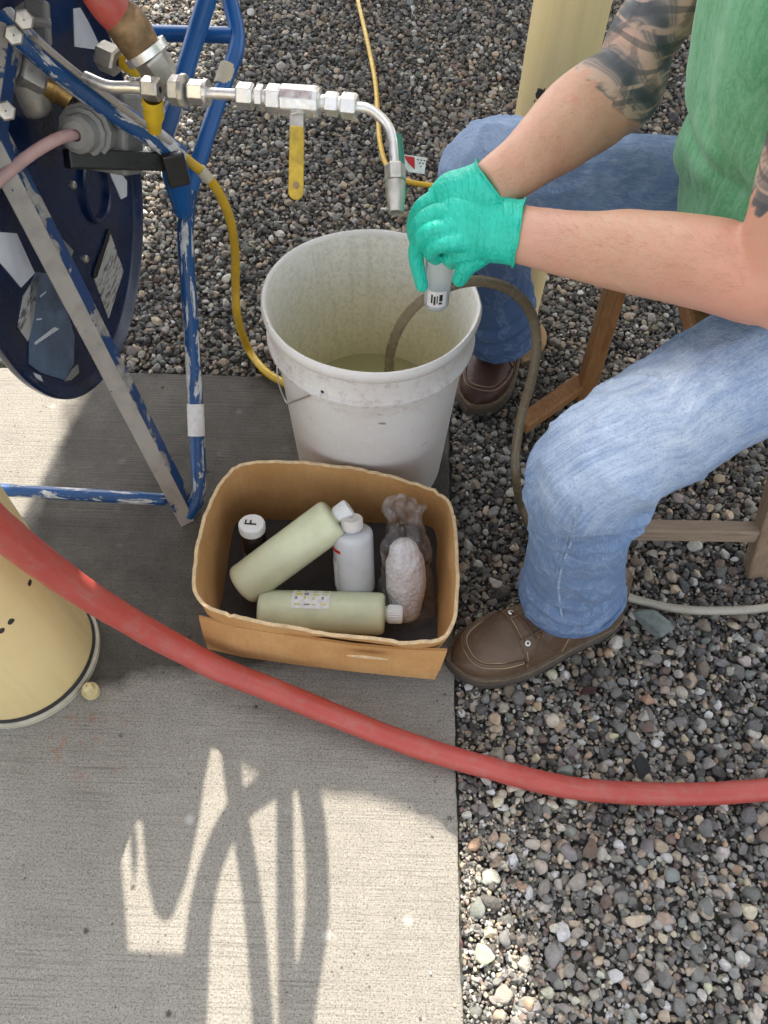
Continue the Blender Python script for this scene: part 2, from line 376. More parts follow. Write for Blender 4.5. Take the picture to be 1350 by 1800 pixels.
def gravel_points():
    P = []; R = []
    def layer(cell, zc, rlo, rhi, keep, x0, x1, y0, y1, zj=.003, bigp=0):
        nx = int((x1 - x0) / cell); ny = int((y1 - y0) / cell)
        gx, gy = np.meshgrid(np.arange(nx), np.arange(ny))
        x = x0 + (gx + rng.random(gx.shape)) * cell; y = y0 + (gy + rng.random(gx.shape)) * cell
        x = x.ravel(); y = y.ravel(); k = rng.random(x.size) < keep; x = x[k]; y = y[k]
        r = rlo + (rhi - rlo) * rng.random(x.size) ** 1.8
        ok = ~((x < XE + r * .75 + .001) & (y < YE + r * .75 + .001)); x = x[ok]; y = y[ok]; r = r[ok]
        z = zc + zj * rng.standard_normal(x.size)
        P.append(np.stack([x, y, z], 1)); R.append(r)
    X0, X1, Y0, Y1 = -1.75, 2.0, -.35, 3.15
    layer(.0092, -.012, .0045, .0075, 1, X0, X1, Y0, Y1, .002)
    layer(.0125, -.005, .0050, .0095, .85, X0, X1, Y0, Y1, .0025)
    layer(.022, -.001, .0075, .0125, .55, X0, X1, Y0, Y1, .002)
    layer(.06, .001, .0115, .0165, .30, X0, X1, Y0, Y1, .002)
    # finer pea gravel washed against the slab edge
    layer(.0055, .000, .0022, .0042, .85, XE, XE + .10, -.2, .24, .002)
    layer(.006, -.001, .0022, .004, .35, XE, XE + .05, -.3, 1.0, .002)
    layer(.0075, -.006, .0022, .0042, .8, XE, 1.35, -.3, 1.4, .002)
    # coarser, nearer
    layer(.045, .000, .0105, .0155, .5, XE, 1.3, -.3, .8, .002)
    for x0_, x1_, y0_, y1_, n_ in ((XE - .05, XE, -.2, 1.0, 70), (-.5, XE, YE - .05, YE, 60), (-.6, XE, -.1, YE, 60)):
        x = x0_ + (x1_ - x0_) * rng.random(n_); y = y0_ + (y1_ - y0_) * rng.random(n_)
        if y1_ - y0_ < .06: y = y1_ - (y1_ - y0_) * rng.random(n_) ** 2
        elif x1_ - x0_ < .06: x = x1_ - (x1_ - x0_) * rng.random(n_) ** 2.2
        r = .0009 + .0022 * rng.random(n_) ** 3; P.append(np.stack([x, y, r * .45], 1)); R.append(r)
    return np.concatenate(P), np.concatenate(R)
GP, GR = gravel_points(); n = len(GP)
gm = bpy.data.meshes.new('gravel'); gm.vertices.add(n); gm.vertices.foreach_set('co', GP.astype(np.float32).ravel())
ci = rng.choice(len(PAL), n, p=palw); cc = palc[ci] * (1 + .20 * rng.standard_normal((n, 1))).clip(.5, 1.6) * (1 + .03 * rng.standard_normal((n, 3)))
# random warm drifts; nearer stones paled and brightened in place of sunlight
dr = np.array([noise.noise(Vector((float(p[0]) * 2.2, float(p[1]) * 2.2, 4))) for p in GP])
near = np.clip((.35 - GP[:, 1]) / .45, 0, 1) * np.clip((.75 - GP[:, 0]) / .5, 0, 1)
far = np.clip((GP[:, 1] - 1.1) / 1.2, 0, 1)
warm = np.clip(dr * 1.5 + .1 + near * .75, 0, 1)
cc = cc * (1 - warm[:, None] * .35) + cc * warm[:, None] * .35 * np.array([1.9, 1.65, 1.3]) + near[:, None] * .06 * np.array([1.2, 1.0, .75])
cc *= (1 + .04 * far)[:, None]; cc = cc * .78 + cc.mean(1, keepdims=True) * .22
cc = (cc * (1.10 + .5 * np.clip((.9 - GP[:, 1]) / .8, 0, 1)[:, None]) + .012).clip(.015, .8)
def att(name, typ, data):
    a = gm.attributes.new(name, typ, 'POINT'); a.data.foreach_set('value' if typ in ('FLOAT', 'INT') else ('color' if typ == 'FLOAT_COLOR' else 'vector'), data.astype(np.float32).ravel() if typ != 'INT' else data.astype(np.int32).ravel())
att('stone_col', 'FLOAT_COLOR', np.concatenate([cc, np.ones((n, 1))], 1))
att('stone_rnd', 'FLOAT_VECTOR', rng.random((n, 3)) * 50)
rot = np.stack([rng.standard_normal(n) * .38, rng.standard_normal(n) * .38, rng.random(n) * 6.283], 1)
att('rot', 'FLOAT_VECTOR', rot); att('scl', 'FLOAT', GR); att('pick', 'INT', rng.integers(0, 16, n))
gob = bpy.data.objects.new('gravel', gm); COL.objects.link(gob)
tag(gob, 'loose mixed grey, tan and black gravel covering the ground beside the slab', 'gravel', kind='stuff')
ng = bpy.data.node_groups.new('scatter_gravel', 'GeometryNodeTree')
ng.interface.new_socket('Geometry', in_out='INPUT', socket_type='NodeSocketGeometry'); ng.interface.new_socket('Geometry', in_out='OUTPUT', socket_type='NodeSocketGeometry')
gi = ng.nodes.new('NodeGroupInput'); go = ng.nodes.new('NodeGroupOutput'); ip = ng.nodes.new('GeometryNodeInstanceOnPoints')
ci_ = ng.nodes.new('GeometryNodeCollectionInfo'); ci_.inputs[0].default_value = pebbles; ci_.inputs['Separate Children'].default_value = True; ci_.inputs['Reset Children'].default_value = True
def na(name, typ):
    x = ng.nodes.new('GeometryNodeInputNamedAttribute'); x.data_type = typ; x.inputs[0].default_value = name; return x.outputs['Attribute']
e2r = ng.nodes.new('FunctionNodeEulerToRotation'); ng.links.new(na('rot', 'FLOAT_VECTOR'), e2r.inputs[0])
ng.links.new(gi.outputs[0], ip.inputs['Points']); ng.links.new(ci_.outputs[0], ip.inputs['Instance']); ip.inputs['Pick Instance'].default_value = True
ng.links.new(na('pick', 'INT'), ip.inputs['Instance Index']); ng.links.new(e2r.outputs[0], ip.inputs['Rotation']); ng.links.new(na('scl', 'FLOAT'), ip.inputs['Scale'])
ng.links.new(ip.outputs[0], go.inputs[0]); md = gob.modifiers.new('scatter', 'NODES'); md.node_group = ng
# earth sheet under and beyond the stones
t = NT('gravelly_earth'); v1 = t.vor(85, out='Color'); d1 = t.vor(85, out='Distance')
t.base(t.mix(t.ramp(d1, [(.2, 0), (.6, .9)]), t.mix(.6, t.mix(1, v1, (.20, .19, .18, 1), 'MULTIPLY'), (.16, .15, .135, 1)), (.07, .066, .06, 1)))
t.set('Roughness', .9); t.bump(t.math('SUBTRACT', 1, d1), .006)
m_ = MB(); m_.prism([(-90, -90, -.02), (90, -90, -.02), (90, 90, -.02), (-90, 90, -.02)], (0, 0, -.3)); o = m_.build('ground', t.m, smooth=False); o['kind'] = 'structure'
# a few stones big enough to be things
def big_stone(px, py, rx, rz, col, label, k, sc, name='river_stone', z=.012):
    me_ = stone_mesh(k, 4, name); t = NT(name); n1 = t.noise(3, 6, .7); f = t.noise(40, 4, .7)
    t.base(t.mix(t.ramp(n1, [(.3, 0), (.7, 1)]), col, tuple(x * .55 for x in col[:3]) + (1,)))
    t.set('Roughness', .7); t.bump(f, .01); me_.materials.append(t.m)
    o = bpy.data.objects.new(name, me_); COL.objects.link(o); o.location = G(px, py, z); o.scale = sc; o.rotation_euler = rx, 0, rz
    tag(o, label, 'stone'); return o
big_stone(1147, 1090, .1, -.5, sr(188, 202, 198), 'large flat grey-green river stone lying on gravel beside the boot heel', 11, (.043, .033, .026))
big_stone(1125, 1345, .1, 1.2, sr(74, 76, 78), 'oval dark grey stone just above the red hose on the gravel', 41, (.017, .021, .016), 'dark_stone', .008)
big_stone(1040, 1495, .1, .4, sr(190, 164, 142), 'rounded pale pink stone on gravel below the red hose', 42, (.015, .014, .013), 'pink_stone', .008)
big_stone(1033, 1212, .1, .4, sr(104, 62, 60), 'dull dark red stone on gravel near the boot toe', 43, (.019, .012, .012), 'red_stone', .007)

# ------------------------------------------------------------------ bollards
def cream_paint(name, chip=None, c=(.81, .65, .34, 1)):
    t = NT(name); n1 = t.noise(2.5, 5, .6); f = t.noise(38, 5, .7)
    c0 = t.mix(t.ramp(n1, [(.3, 0), (.7, 1)]), c, (c[0] * .9, c[1] * .88, c[2] * .80, 1))
    c0 = t.mix(t.math('MULTIPLY', t.ramp(t.noise(1, 5, .65, t.map((30, 30, 2))), [(.5, 0), (.75, 1)]), .3), c0, (.40, .30, .15, 1))
    sc = t.ramp(f, [(.74, 0), (.76, 1)]); c0 = t.mix(sc, c0, (.06, .05, .04, 1))
    if chip:
        for p, r in chip:
            mk = t.math('GREATER_THAN', t.math('MULTIPLY_ADD', t.noise(70, 3, .5), 1.8, t.ball(p, r * .1, r * 2.2)), 1.42)
            c0 = t.mix(mk, c0, (.035, .028, .025, 1))
    t.base(c0); t.set('Roughness', .38); t.bump(t.noise(60, 4), .0006); return t.m
# near, fat bollard at left
BL = Vector((-.531, .450, 0)); R1 = .105
bo = thing('bollard', BL, 'fat cream yellow steel bollard with a black seal at its foot, left edge', 'bollard')
ch = [tuple(G(52, 1024, .10)), tuple(G(20, 1093, .1)), tuple(G(4, 1110, .1))]
chp = []
for (px, py, r) in ((52, 1026, .004), (19, 1093, .004), (3, 1108, .004)):
    # hit the cylinder
    rr_ = ray(px, py); a = rr_.x ** 2 + rr_.y ** 2; b = 2 * (rr_.x * (CAM.x - BL.x) + rr_.y * (CAM.y - BL.y)); c = (CAM.x - BL.x) ** 2 + (CAM.y - BL.y) ** 2 - R1 ** 2
    dd = b * b - 4 * a * c
    if dd > 0: tt = (-b - math.sqrt(dd)) / 2 / a; chp.append((tuple(CAM + rr_ * tt), r))
mb = MB(); mb.lathe([(R1, .0175), (R1, .86), (R1 * .96, .90), (R1 * .8, .935), (R1 * .5, .955), (.001, .962)], 72, Matrix.Translation(BL))
mb.build('post', cream_paint('cream_enamel', chp), bo)
mb = MB(); mb.lathe([(R1 + .001, .0115), (R1 + .0035, .0125), (R1 + .0035, .0165), (R1 + .001, .018)], 72, Matrix.Translation(BL)); mb.build('seal', M['black'], bo)
mb = MB(); mb.lathe([(R1 + .007, 0), (R1 + .0075, .010), (R1 + .002, .0125), (R1 - .01, .0125)], 72, Matrix.Translation(BL)); mb.build('base_ring', simple('grey_cream_paint', (.50, .47, .36, 1), .6, bump=.0006), bo)
g = G(158, 1213, .012); mb = MB(); mb.lathe([(.008, 0), (.008, .012), (.006, .015), (.001, .016)], 6, Matrix.Translation(g)); mb.lathe([(.012, -.01), (.012, .001)], 16, Matrix.Translation(g), cap1=True); mb.build('bolt', simple('cream_bolt_paint', (.62, .52, .28, 1)), bo, smooth=False)
# far thin bollard behind the man
BF = Vector((.232, 1.168, 0)); R2 = .0525
b2 = thing('bollard', BF, 'slim cream yellow post with chipped paint standing behind the far knee', 'bollard')
g = onp(934, 180, (0, BF.y - R2, 0), Vector((0, 1, 0)))
mb = MB(); mb.lathe([(R2, -.02), (R2, .93), (R2 * .93, .955), (R2 * .6, .975), (.001, .98)], 48, Matrix.Translation(BF)); mb.build('post', cream_paint('cream_post_enamel', [(tuple(g), .011), (tuple(g + Vector((.012, .004, .008))), .009)], (.81, .65, .34, 1)), b2)
mb = MB(); mb.lathe([(R2 + .03, -.01), (R2 + .03, .006), (R2 + .001, .008)], 40, Matrix.Translation(BF)); mb.build('base_plate', M['rust_steel'], b2)

# ------------------------------------------------------------------ added sail and skid, unseen, placed for the shade they throw
def shp(px, py, t): return G(px, py, 0) + SUN * t
T1 = 1.87
fr = [(-.66, .335)] + [tuple(G(a, b, 0)[:2]) for a, b in ((200, 1268), (330, 1280), (395, 1292), (430, 1345), (470, 1368), (560, 1387), (650, 1396), (720, 1418), (790, 1452), (855, 1520), (905, 1620), (940, 1740), (955, 1850))] + [(.21, -.2), (.6, -.6), (1.9, -.7)]
back = [(1.9, 3.4), (.8, 3.2), (-.5, 3.5)]
lef = [(-.545, 1.08), (-.59, .80), (-.62, .6)]
t = NT('added_sail_cloth'); t.base((.78, .75, .68, 1)); t.set('Roughness', .8); t.bump(t.noise(400, 2), .0004)
tl = t.n('BsdfTranslucent'); tl.inputs[0].default_value = (.62, .59, .52, 1); mxs = t.n('MixShader'); mxs.inputs[0].default_value = .42
t.l(t.b.outputs[0], mxs.inputs[1]); t.l(tl.outputs[0], mxs.inputs[2]); t.l(mxs.outputs[0], t.out.inputs['Surface'])
m_ = MB(); m_.prism([Vector((x, y, 0)) + SUN * T1 for x, y in fr + back + lef], (0, 0, .006))
sail = m_.build('added_shade_sail', t.m, smooth=False); tag(sail, 'added unseen canvas sail, outline shaped to throw the shade on the slab', 'shade sail')
for (x, y, z, w_) in ((2.12, 5.3, 2.0, 'far right'), (-.3, 5.4, 2.0, 'far left'), (2.4, 1.5, 2.0, 'near right'), (-.46, 3.6, 2.0, 'near left')):
    m_ = MB(); m_.loft([(x, y, -.1), (x, y, 2.3)], [.03, .03], 16); pz = m_.build('added_sail_post', M['steel_dull']); tag(pz, 'added unseen post at the ' + w_ + ' corner of the shade sail', 'post', 'posts of the added shade sail')
sk = thing('added_shade_skid', (.9, 3.0, 0), 'added unseen steel skid that darkens the gravel at the top', 'skid')  # unseen skid added to block low sky and darken the far gravel
m_ = MB(); m_.box((1.15, 3.15, .16), (2.2, .35, .14)); m_.build('shade_beam', M['rust_steel'], sk, False, .01)
m_ = MB(); m_.box((1.15, 3.35, .7), (2.0, .5, .9)); m_.build('shade_box', M['grey_plastic'], sk, False, .02)

# ------------------------------------------------------------------ blue frame
cart = thing('tank_stand', G(330, 915, 0), 'chipped blue tubular steel stand carrying the round navy tank', 'stand')
mb = MB(); FT = G(338, 905, .013)
mb.loft([D(330, 905, 1.285), G(349, 868, .04), D(348, 800, 1.275), D(344, 720, 1.262), D(335, 560, 1.235), D(326, 420, 1.21), D(333, 330, 1.19)], [.0125] * 7, 20, 8, cap=True)
mb.build('upright_tube', M['blue_worn'], cart)
mb = MB(); mb.loft([D(333, 335, 1.19), D(352, 275, 1.19), D(376, 200, 1.195), D(400, 130, 1.20), D(414, 92, 1.20), D(416, 55, 1.20), D(404, 0, 1.19), D(392, -60, 1.17)], [.0125] * 8, 20, 8)
mb.build('handle_tube', M['blue'], cart)
mb = MB(); mb.loft([D(316, 190, 1.16), D(322, 138, 1.15), D(345, 60, 1.14), D(370, -20, 1.12), D(392, -75, 1.11)], [.0140] * 5, 20, 8)
mb.build('handle_tube', M['blue'], cart)
mb = MB(); mb.loft([D(250, 58, 1.2), D(330, 60, 1.2), D(408, 62, 1.2)], [.0118] * 3, 20, 4)
mb.build('cross_tube', M['blue'], cart)
mb = MB(); mb.loft([D(-140, 853, 1.25), D(0, 861, 1.265), D(285, 878, 1.272)], [.0105] * 3, 20, 4, round_ends=True)
mb.build('cross_tube', M['blue_worn'], cart)
# tape bands
mb = MB(); mb.loft([D(345.5, 766, 1.27), D(344.5, 738, 1.265), D(343.5, 710, 1.26)], [.0138] * 3, 20, 2); mb.build('tape_band', M['white_tape'], cart)['label'] = 'white tape band round the upright tube'
mb = MB(); mb.loft([D(390, 152, 1.199), D(396, 135, 1.199), D(402, 117, 1.2)], [.0138] * 3, 20, 2); mb.build('tape_band', M['tape'], cart)['label'] = 'cream tape band round the upper tube'
# angle-iron braces: a grey face and a blue side
def angle_iron(p, q, w, d, facing, m1, m2, side=1):
    p = Vector(p); q = Vector(q); t_ = (q - p).normalized(); v = (CAM - (p + q) / 2).normalized(); s_ = t_.cross(v).normalized() * side; n_ = t_.cross(s_).normalized()
    if n_.dot(v) < 0: n_ = -n_
    a = MB(); b = MB(); nseg = 14
    def plate(mb_, o0, o1, th):
        rs = []
        for i in range(nseg + 1):
            f = i / nseg; c = p.lerp(q, f); k = 1 + .05 * noise.noise(c * 9)
            rs.append([c + o0 * k, c + o1 * k, c + o1 * k + th, c + o0 * k + th])
        mb_.grid(rs, True, cap0=True, cap1=True)
    plate(a, -s_ * w * .5, s_ * w * .15, -n_ * .004)
    plate(b, s_ * w * .154, s_ * w * .5 - n_ * d, -n_ * .004 - s_ * .002)
    a.build('brace_face', m1, cart, False, .0012); b.build('brace_side', m2, cart, False, .0012)
foot = D(337, 918, 1.283)
angle_iron(D(-18, 228, .875), foot, .037, .022, 0, M['grey_face'], M['bluebar'], -1)
angle_iron(D(10, 40, .86), D(-18, 240, .872), .036, .02, 0, M['grey_face'], M['bluebar'], -1)
mb = MB(); mb.loft([D(5, 28, .87), D(40, 66, .88), D(110, 128, .93), D(200, 194, .985), D(270, 240, 1.03), D(318, 276, 1.07)], [(.0155, .012)] * 6, 14, 5)
mb.build('diagonal_tube', M['blue_worn'], cart)
mb = MB(); mb.loft([D(60, 66, .868), D(130, 124, .92), D(215, 190, .975), D(300, 250, 1.035)], [(.006, .004)] * 4, 8, 4)
mb.build('weld_strip', M['grey_face'], cart)
mb = MB(); mb.loft([D(302, 262, 1.07), D(310, 310, 1.11), D(322, 372, 1.18)], [(.015, .012), (.02, .012), (.0145, .012)], 16, 6, round_ends=True); mb.build('gusset', M['blue'], cart)
mb = MB(); mb.box((0, 0, 0), (.03, .014, .045), zmat(D(306, 285, 1.05), D(314, 318, 1.07)) @ Matrix.Translation((0, 0, .01))); mb.build('clamp', M['black'], cart, False, .003)
mb = MB(); mb.loft([D(290, 235, 1.13), D(300, 205, 1.13), D(306, 182, 1.13)], [.014] * 3, 16, 3); mb.build('gusset', M['blue_worn'], cart)
# black bar across the tank face
mb = MB(); mb.bar(D(116, 279, .98), D(285, 284, 1.06), .024, .024, CAM - D(200, 280, 1.0)); mb.build('clamp_bar', M['black'], cart, False, .003)
mb = MB(); mb.bar(D(170, 190, 1.03), D(205, 268, 1.02), .026, .006, CAM - D(200, 250, 1.0)); mb.build('bracket_plate', M['grey_plastic'], cart, False, .001)
# bolts at the node
for px, py, d in ((24, 62, .855), (42, 35, .845), (10, 195, .86)):
    c = D(px, py, d); v = (CAM - c).normalized(); mb = MB(); mb.lathe([(.011, -.012), (.011, .002), (.009, .004), (.001, .005)], 6, zmat(c, c + v * .01)); mb.build('bolt', M['steel_dull'], cart, False)
# added unseen sheet, cut so its shadow draws the lit shapes below
TG = .80
d1 = [(-500, 1100), (350, 1120), (372, 1235), (376, 1292), (360, 1370), (350, 1440), (328, 1545), (305, 1606), (288, 1618), (272, 1600), (258, 1540), (250, 1442), (238, 1440), (243, 1500), (236, 1560), (230, 1500), (226, 1440), (208, 1440), (217, 1560), (226, 1670), (330, 1676), (345, 1700), (345, 1900), (-500, 1900)]
mb = MB(); mb.prism([shp(a, b, TG) for a, b in d1], (0, 0, .003)); mb.build('shadow_sheet', M['bluebar'], cart, False)
for q in ((-.60, .95), (-.66, 1.0)):
    mb = MB(); mb.loft([(q[0], q[1], .62), (q[0], q[1], .90)], [.01, .01], 10); mb.build('shadow_sheet_post', M['blue'], cart)

# added unseen hoses, laid out along sun rays to cast shadow bands
def shadow_hose(pts, r, t_, name='added_shadow_hose', label=''):
    mb = MB(); mb.loft([shp(a, b, t_ + k) for a, b, k in pts], [r] * len(pts), 16, 8)
    return tag(mb.build(name, M['red_hose']), label, 'hose')
shadow_hose([(620, 1325, 0), (545, 1352, 0), (478, 1380, 0), (415, 1430, 0), (375, 1510, 0), (352, 1610, 0), (344, 1720, 0), (340, 1860, 0)], .0155, .78, label='added unseen red hose loop casting the outermost left shadow on the slab')
shadow_hose([(398, 1240, 0), (404, 1320, 0), (416, 1410, 0), (433, 1510, 0), (450, 1640, 0), (466, 1860, 0)], .0125, .80, label='added unseen red hose casting a shadow beside the curved one')
shadow_hose([(500, 1330, 0), (501, 1450, 0), (502, 1600, 0), (508, 1860, 0)], .0115, .78, label='added unseen straight red hose casting a shadow on the middle of the slab')
shadow_hose([(520, 1320, 0), (545, 1400, 0), (556, 1500, 0), (556, 1620, 0), (538, 1740, 0), (520, 1860, 0)], .0155, .77, label='added unseen bowed red hose casting the rightmost shadow on the slab')

# ------------------------------------------------------------------ navy round tank
TX = -.462; TC = Vector((TX, .959, .43)); TRd = .285
tank = thing('round_tank', (TX - .05, .959, .145), 'round navy blue tank end covered in torn stickers inside the blue stand', 'tank')
MX = Matrix.Translation(TC) @ Matrix.Rotation(-.06, 4, 'Z') @ Matrix.Rotation(PI / 2, 4, 'Y')      # local Z -> +X
mb = MB(); mb.lathe([(.001, -.075), (.12, -.070), (.20, -.055), (.25, -.03), (.27, -.012), (.283, -.006), (.2855, 0), (.2855, .006), (.282, .009), (.277, .006), (.272, -.002), (.262, -.006), (.2, -.006), (.001, -.005)], 96, MX)
mb.build('shell', M['navy'], tank)
NX = (MX.to_3x3() @ Vector((0, 0, 1))).normalized(); P0 = TC + NX * -.0055
def sticker(poly, mat, name='sticker', lift=0.0, th=.0012, label=None):
    mb = MB(); pp = [onp(a, b, P0 + NX * lift, NX) for a, b in poly]; mb.prism(pp, NX * th)
    o = mb.build(name, mat, tank, False)
    if label: o['label'] = label
    return o
sticker([(-20, 405), (0, 408), (28, 410), (60, 480), (36, 505), (15, 480), (-20, 440)], M['white_sticker'], label='white sticker with a cut corner')
sticker([(52, 500), (62, 478), (95, 482), (130, 590), (128, 640), (112, 668), (70, 655), (50, 640)], M['slate_sticker'], label='torn slate blue sticker')
sticker([(70, 385), (84, 395), (128, 440), (122, 462), (98, 470), (80, 430)], M['grey_plastic'], label='grey label half hidden by the brace')
def lined_label():
    t = NT('printed_label'); w = t.noise(1, 2, .5, t.map((1, 60, 320))); g = t.noise(300, 2)
    tx = t.math('MULTIPLY', t.ramp(t.noise(1, 0, .5, t.map((1, 0, 170), rot=(.0, 0, 0))), [(.5, 0), (.52, 1)]), t.ramp(w, [(.42, 1), (.5, 0)]))
    t.base(t.mix(t.math('MULTIPLY', tx, .85), (.42, .42, .41, 1), (.05, .05, .05, 1))); t.set('Roughness', .5); return t.m
sticker([(190, 402), (216, 476), (190, 560), (165, 490)], lined_label(), label='diamond-shaped printed label on the navy tank')
sticker([(190, 402), (193, 412), (170, 486), (165, 490), (163, 480)], M['black'], lift=.0014, label='black header bar of the diamond label')
sticker([(62, 485), (66, 490), (58, 560), (48, 600), (30, 575), (40, 520)], lined_label(), label='torn strip of white printed sticker')
for q in ([(70, 520), (80, 512), (81, 514), (71, 523)], [(60, 602), (95, 575), (104, 578), (62, 606)], [(64, 560), (73, 559), (73, 562), (64, 563)]): sticker(q, M['white_sticker'], 'scratch', .0014, .0004)
sticker([(58, 655), (70, 660), (75, 672), (68, 676)], M['white_sticker'], 'scrap'); sticker([(112, 670), (125, 650), (136, 640), (138, 655), (124, 668)], M['grey_plastic'], 'scrap')
sticker([(190, 300), (205, 296), (222, 318), (222, 345), (212, 350)], M['white_sticker'], label='pale sticker near the tank rim')
sticker([(128, 15), (160, 10), (172, 60), (175, 88), (130, 82)], M['white_sticker'], label='pale sticker at the top of the tank')
sticker([(205, 180), (245, 190), (256, 225), (250, 262), (225, 262)], M['grey_plastic'])
c_ = onp(190, 255, P0, NX)
for px, py in ((148, 455), (126, 325)):
    c = onp(px, py, P0, NX); mb = MB(); mb.lathe([(.006, 0), (.006, .004), (.004, .006), (.001, .006)], 12, zmat(c, c + NX)); mb.build('rivet', M['steel_dull'], tank)
# raised ring on the face
mb = MB(); c = onp(165, 330, P0, NX); pr_ = []
mb.lathe([(.052, 0), (.052, .006), (.048, .008), (.044, .006), (.044, 0)], 40, zmat(c, c + NX)); mb.build('bung_ring', M['navy'], tank)
# grey cable gland with its pink cable
gp = D(150, 232, .985); gv = (D(118, 243, .93) - gp).normalized()
gl = thing('cable_gland', gp, 'grey plastic cable gland with a pink cable on the navy tank', 'cable gland')
mb = MB(); mb.lathe([(.034, -.035), (.034, .002), (.029, .004), (.029, .012), (.024, .014), (.022, .032), (.016, .037), (.0075, .038), (.007, .03)], 12, zmat(gp, gp + gv)); mb.build('gland_body', M['grey_plastic'], gl, angle=30)
mb = MB(); mb.box((0, 0, 0), (.075, .10, .05), zmat(gp - gv * .055 + Vector((.012, .0, -.005)), gp)); mb.build('housing', M['grey_plastic'], gl, False, .006)
mb = MB(); mb.loft([gp + gv * .02, D(112, 240, .945), D(75, 258, .925), D(30, 290, .91), D(-30, 345, .89), D(-90, 430, .87)], [.0072] * 6, 16, 6); mb.build('cable', M['pink_cable'], gl)

# ------------------------------------------------------------------ fittings at the top left
def hexnut(mb, p, q, r, n=6, ch=.12):
    L = (Vector(q) - Vector(p)).length; mb.lathe([(r * .3, 0), (r * (1 - ch), 0), (r, L * .12), (r, L * .88), (r * (1 - ch), L), (r * .3, L)], n, zmat(p, q))
port = thing('tank_port', D(85, 150, .95), 'brass and steel pipe port screwed into the navy tank', 'pipe fitting')
a, b = D(28, 118, .93), D(74, 143, .955)
mb = MB(); hexnut(mb, a, b, .024); mb.build('hex_nut', M['steel_dull'], port, False, .001)
mb = MB(); mb.loft([b, D(100, 152, .965), D(128, 172, .975)], [.019, .019, .017], 20, 3); mb.build('nipple', M['brass'], port)
mb = MB(); mb.loft([D(95, 149, .962), D(103, 153, .965)], [.0205, .0205], 20, 1); mb.build('collar', M['brass'], port)
mb = MB(); mb.loft([D(35, 85, .95), D(28, 118, .93), D(45, 160, .95), D(62, 190, .97)], [(.022, .012)] * 4, 14, 4, round_ends=True); mb.build('elbow', M['steel_dull'], port)
mb = MB(); mb.bar(D(20, 20, .93), D(85, 30, .95), .05, .012, CAM); mb.bar(D(64, 0, .93), D(70, 80, .95), .03, .012, CAM); mb.build('mounting_plate', M['grey_plastic'], port, False, .004)
# thick red hose from above into its coupling
rh = thing('red_hose', D(215, 45, .90), 'short thick red hose with a tarnished coupling entering from the top left', 'hose')
mb = MB(); mb.loft([D(168, -14, .866) + SUN * .35, D(168, -14, .866) + SUN * .12 + Vector((-.015, 0, 0)), D(160, -22, .862) + Vector((0, .02, .015)), D(185, 2, .875), D(222, 42, .90)], [.0215, .0215, .0215, .021, .0205], 24, 6); mb.build('hose', M['red_hose'], rh)
mb = MB(); mb.loft([D(212, 30, .895), D(228, 50, .90), D(248, 82, .915), D(256, 93, .92)], [.023, .0245, .023, .021], 24, 3); mb.build('ferrule', M['rust_steel'], rh)
mb = MB(); mb.loft([D(253, 85, .916), D(262, 99, .922)], [.0275, .0275], 24, 1); mb.build('collar', M['steel'], rh)
mb = MB(); hexnut(mb, D(260, 97, .92), D(290, 140, .945), .0215, 6, .06); mb.loft([D(288, 136, .944), D(312, 168, .955)], [.015, .013], 16, 1); mb.build('hex_coupling', M['steel_dull'], rh, False, .001)
# small valve cluster behind
vc = thing('relief_valve', D(210, 95, 1.0), 'small yellow and steel relief valve between the tank and hose', 'valve')
mb = MB(); hexnut(mb, D(175, 95, .99), D(208, 110, .99), .018); mb.build('hex_body', M['steel_dull'], vc, False)
mb = MB(); mb.lathe([(.001, 0), (.012, 0), (.012, .02), (.008, .026), (.001, .026)], 16, zmat(D(222, 108, .985), D(236, 116, .98))); mb.build('cap', M['yellow_plastic'], vc)

# ------------------------------------------------------------------ stainless sampling line
sp = thing('sampling_line', D(560, 180, .87), 'stainless tube line with ball valve and bent spout above the bucket', 'pipe')
def tube(pts, r, name='tube', mat='steel', parent=sp, **k):
    mb = MB(); mb.loft(pts, [r] * len(pts), 20, 8, **k); return mb.build(name, M[mat], parent)
dl = lambda x: .905 - (x - 190) / 500 * .035
def A(px, py): return D(px, py, dl(px))
tube([A(150, 136), A(190, 152), A(230, 154), A(272, 157)], .0068)
mb = MB(); hexnut(mb, A(252, 155), A(282, 158), .0135); mb.build('tee_nut', M['steel_dull'], sp, False, .0006)
mb = MB(); mb.lathe([(.011, 0), (.013, .006), (.011, .02), (.013, .026), (.0095, .036), (.0085, .05), (.001, .05)], 16, zmat(D(268, 172, .905), D(271, 215, .94))); mb.build('yellow_stem', M['yellow_plastic'], sp)
mb = MB(); hexnut(mb, A(300, 158), A(322, 160), .0165); hexnut(mb, A(318, 160), A(329, 161), .0185, 12); mb.build('union', M['steel_dull'], sp, False, .0006)
mb = MB(); hexnut(mb, A(332, 161), A(362, 163), .0135); mb.loft([A(360, 163), A(367, 163.5)], [.0145, .0145], 24, 1); mb.build('compression_nut', M['steel'], sp, False, .0006)
tube([A(364, 164), A(394, 165.5), A(424, 167)], .0062)
mb = MB(); hexnut(mb, A(418, 168), A(447, 170), .0145); mb.build('compression_nut', M['steel'], sp, False, .0006)
mb = MB(); mb.loft([A(447, 170), A(452, 171)], [.009, .009], 16, 1); hexnut(mb, A(451, 171), A(464, 172), .014, 6); mb.loft([A(463, 172), A(472, 173)], [.009, .009], 16, 1); mb.build('adapter', M['steel'], sp, False, .0005)
mb = MB(); hexnut(mb, A(470, 174), A(496, 176), .0165); mb.build('valve_end', M['steel'], sp, False, .0006)
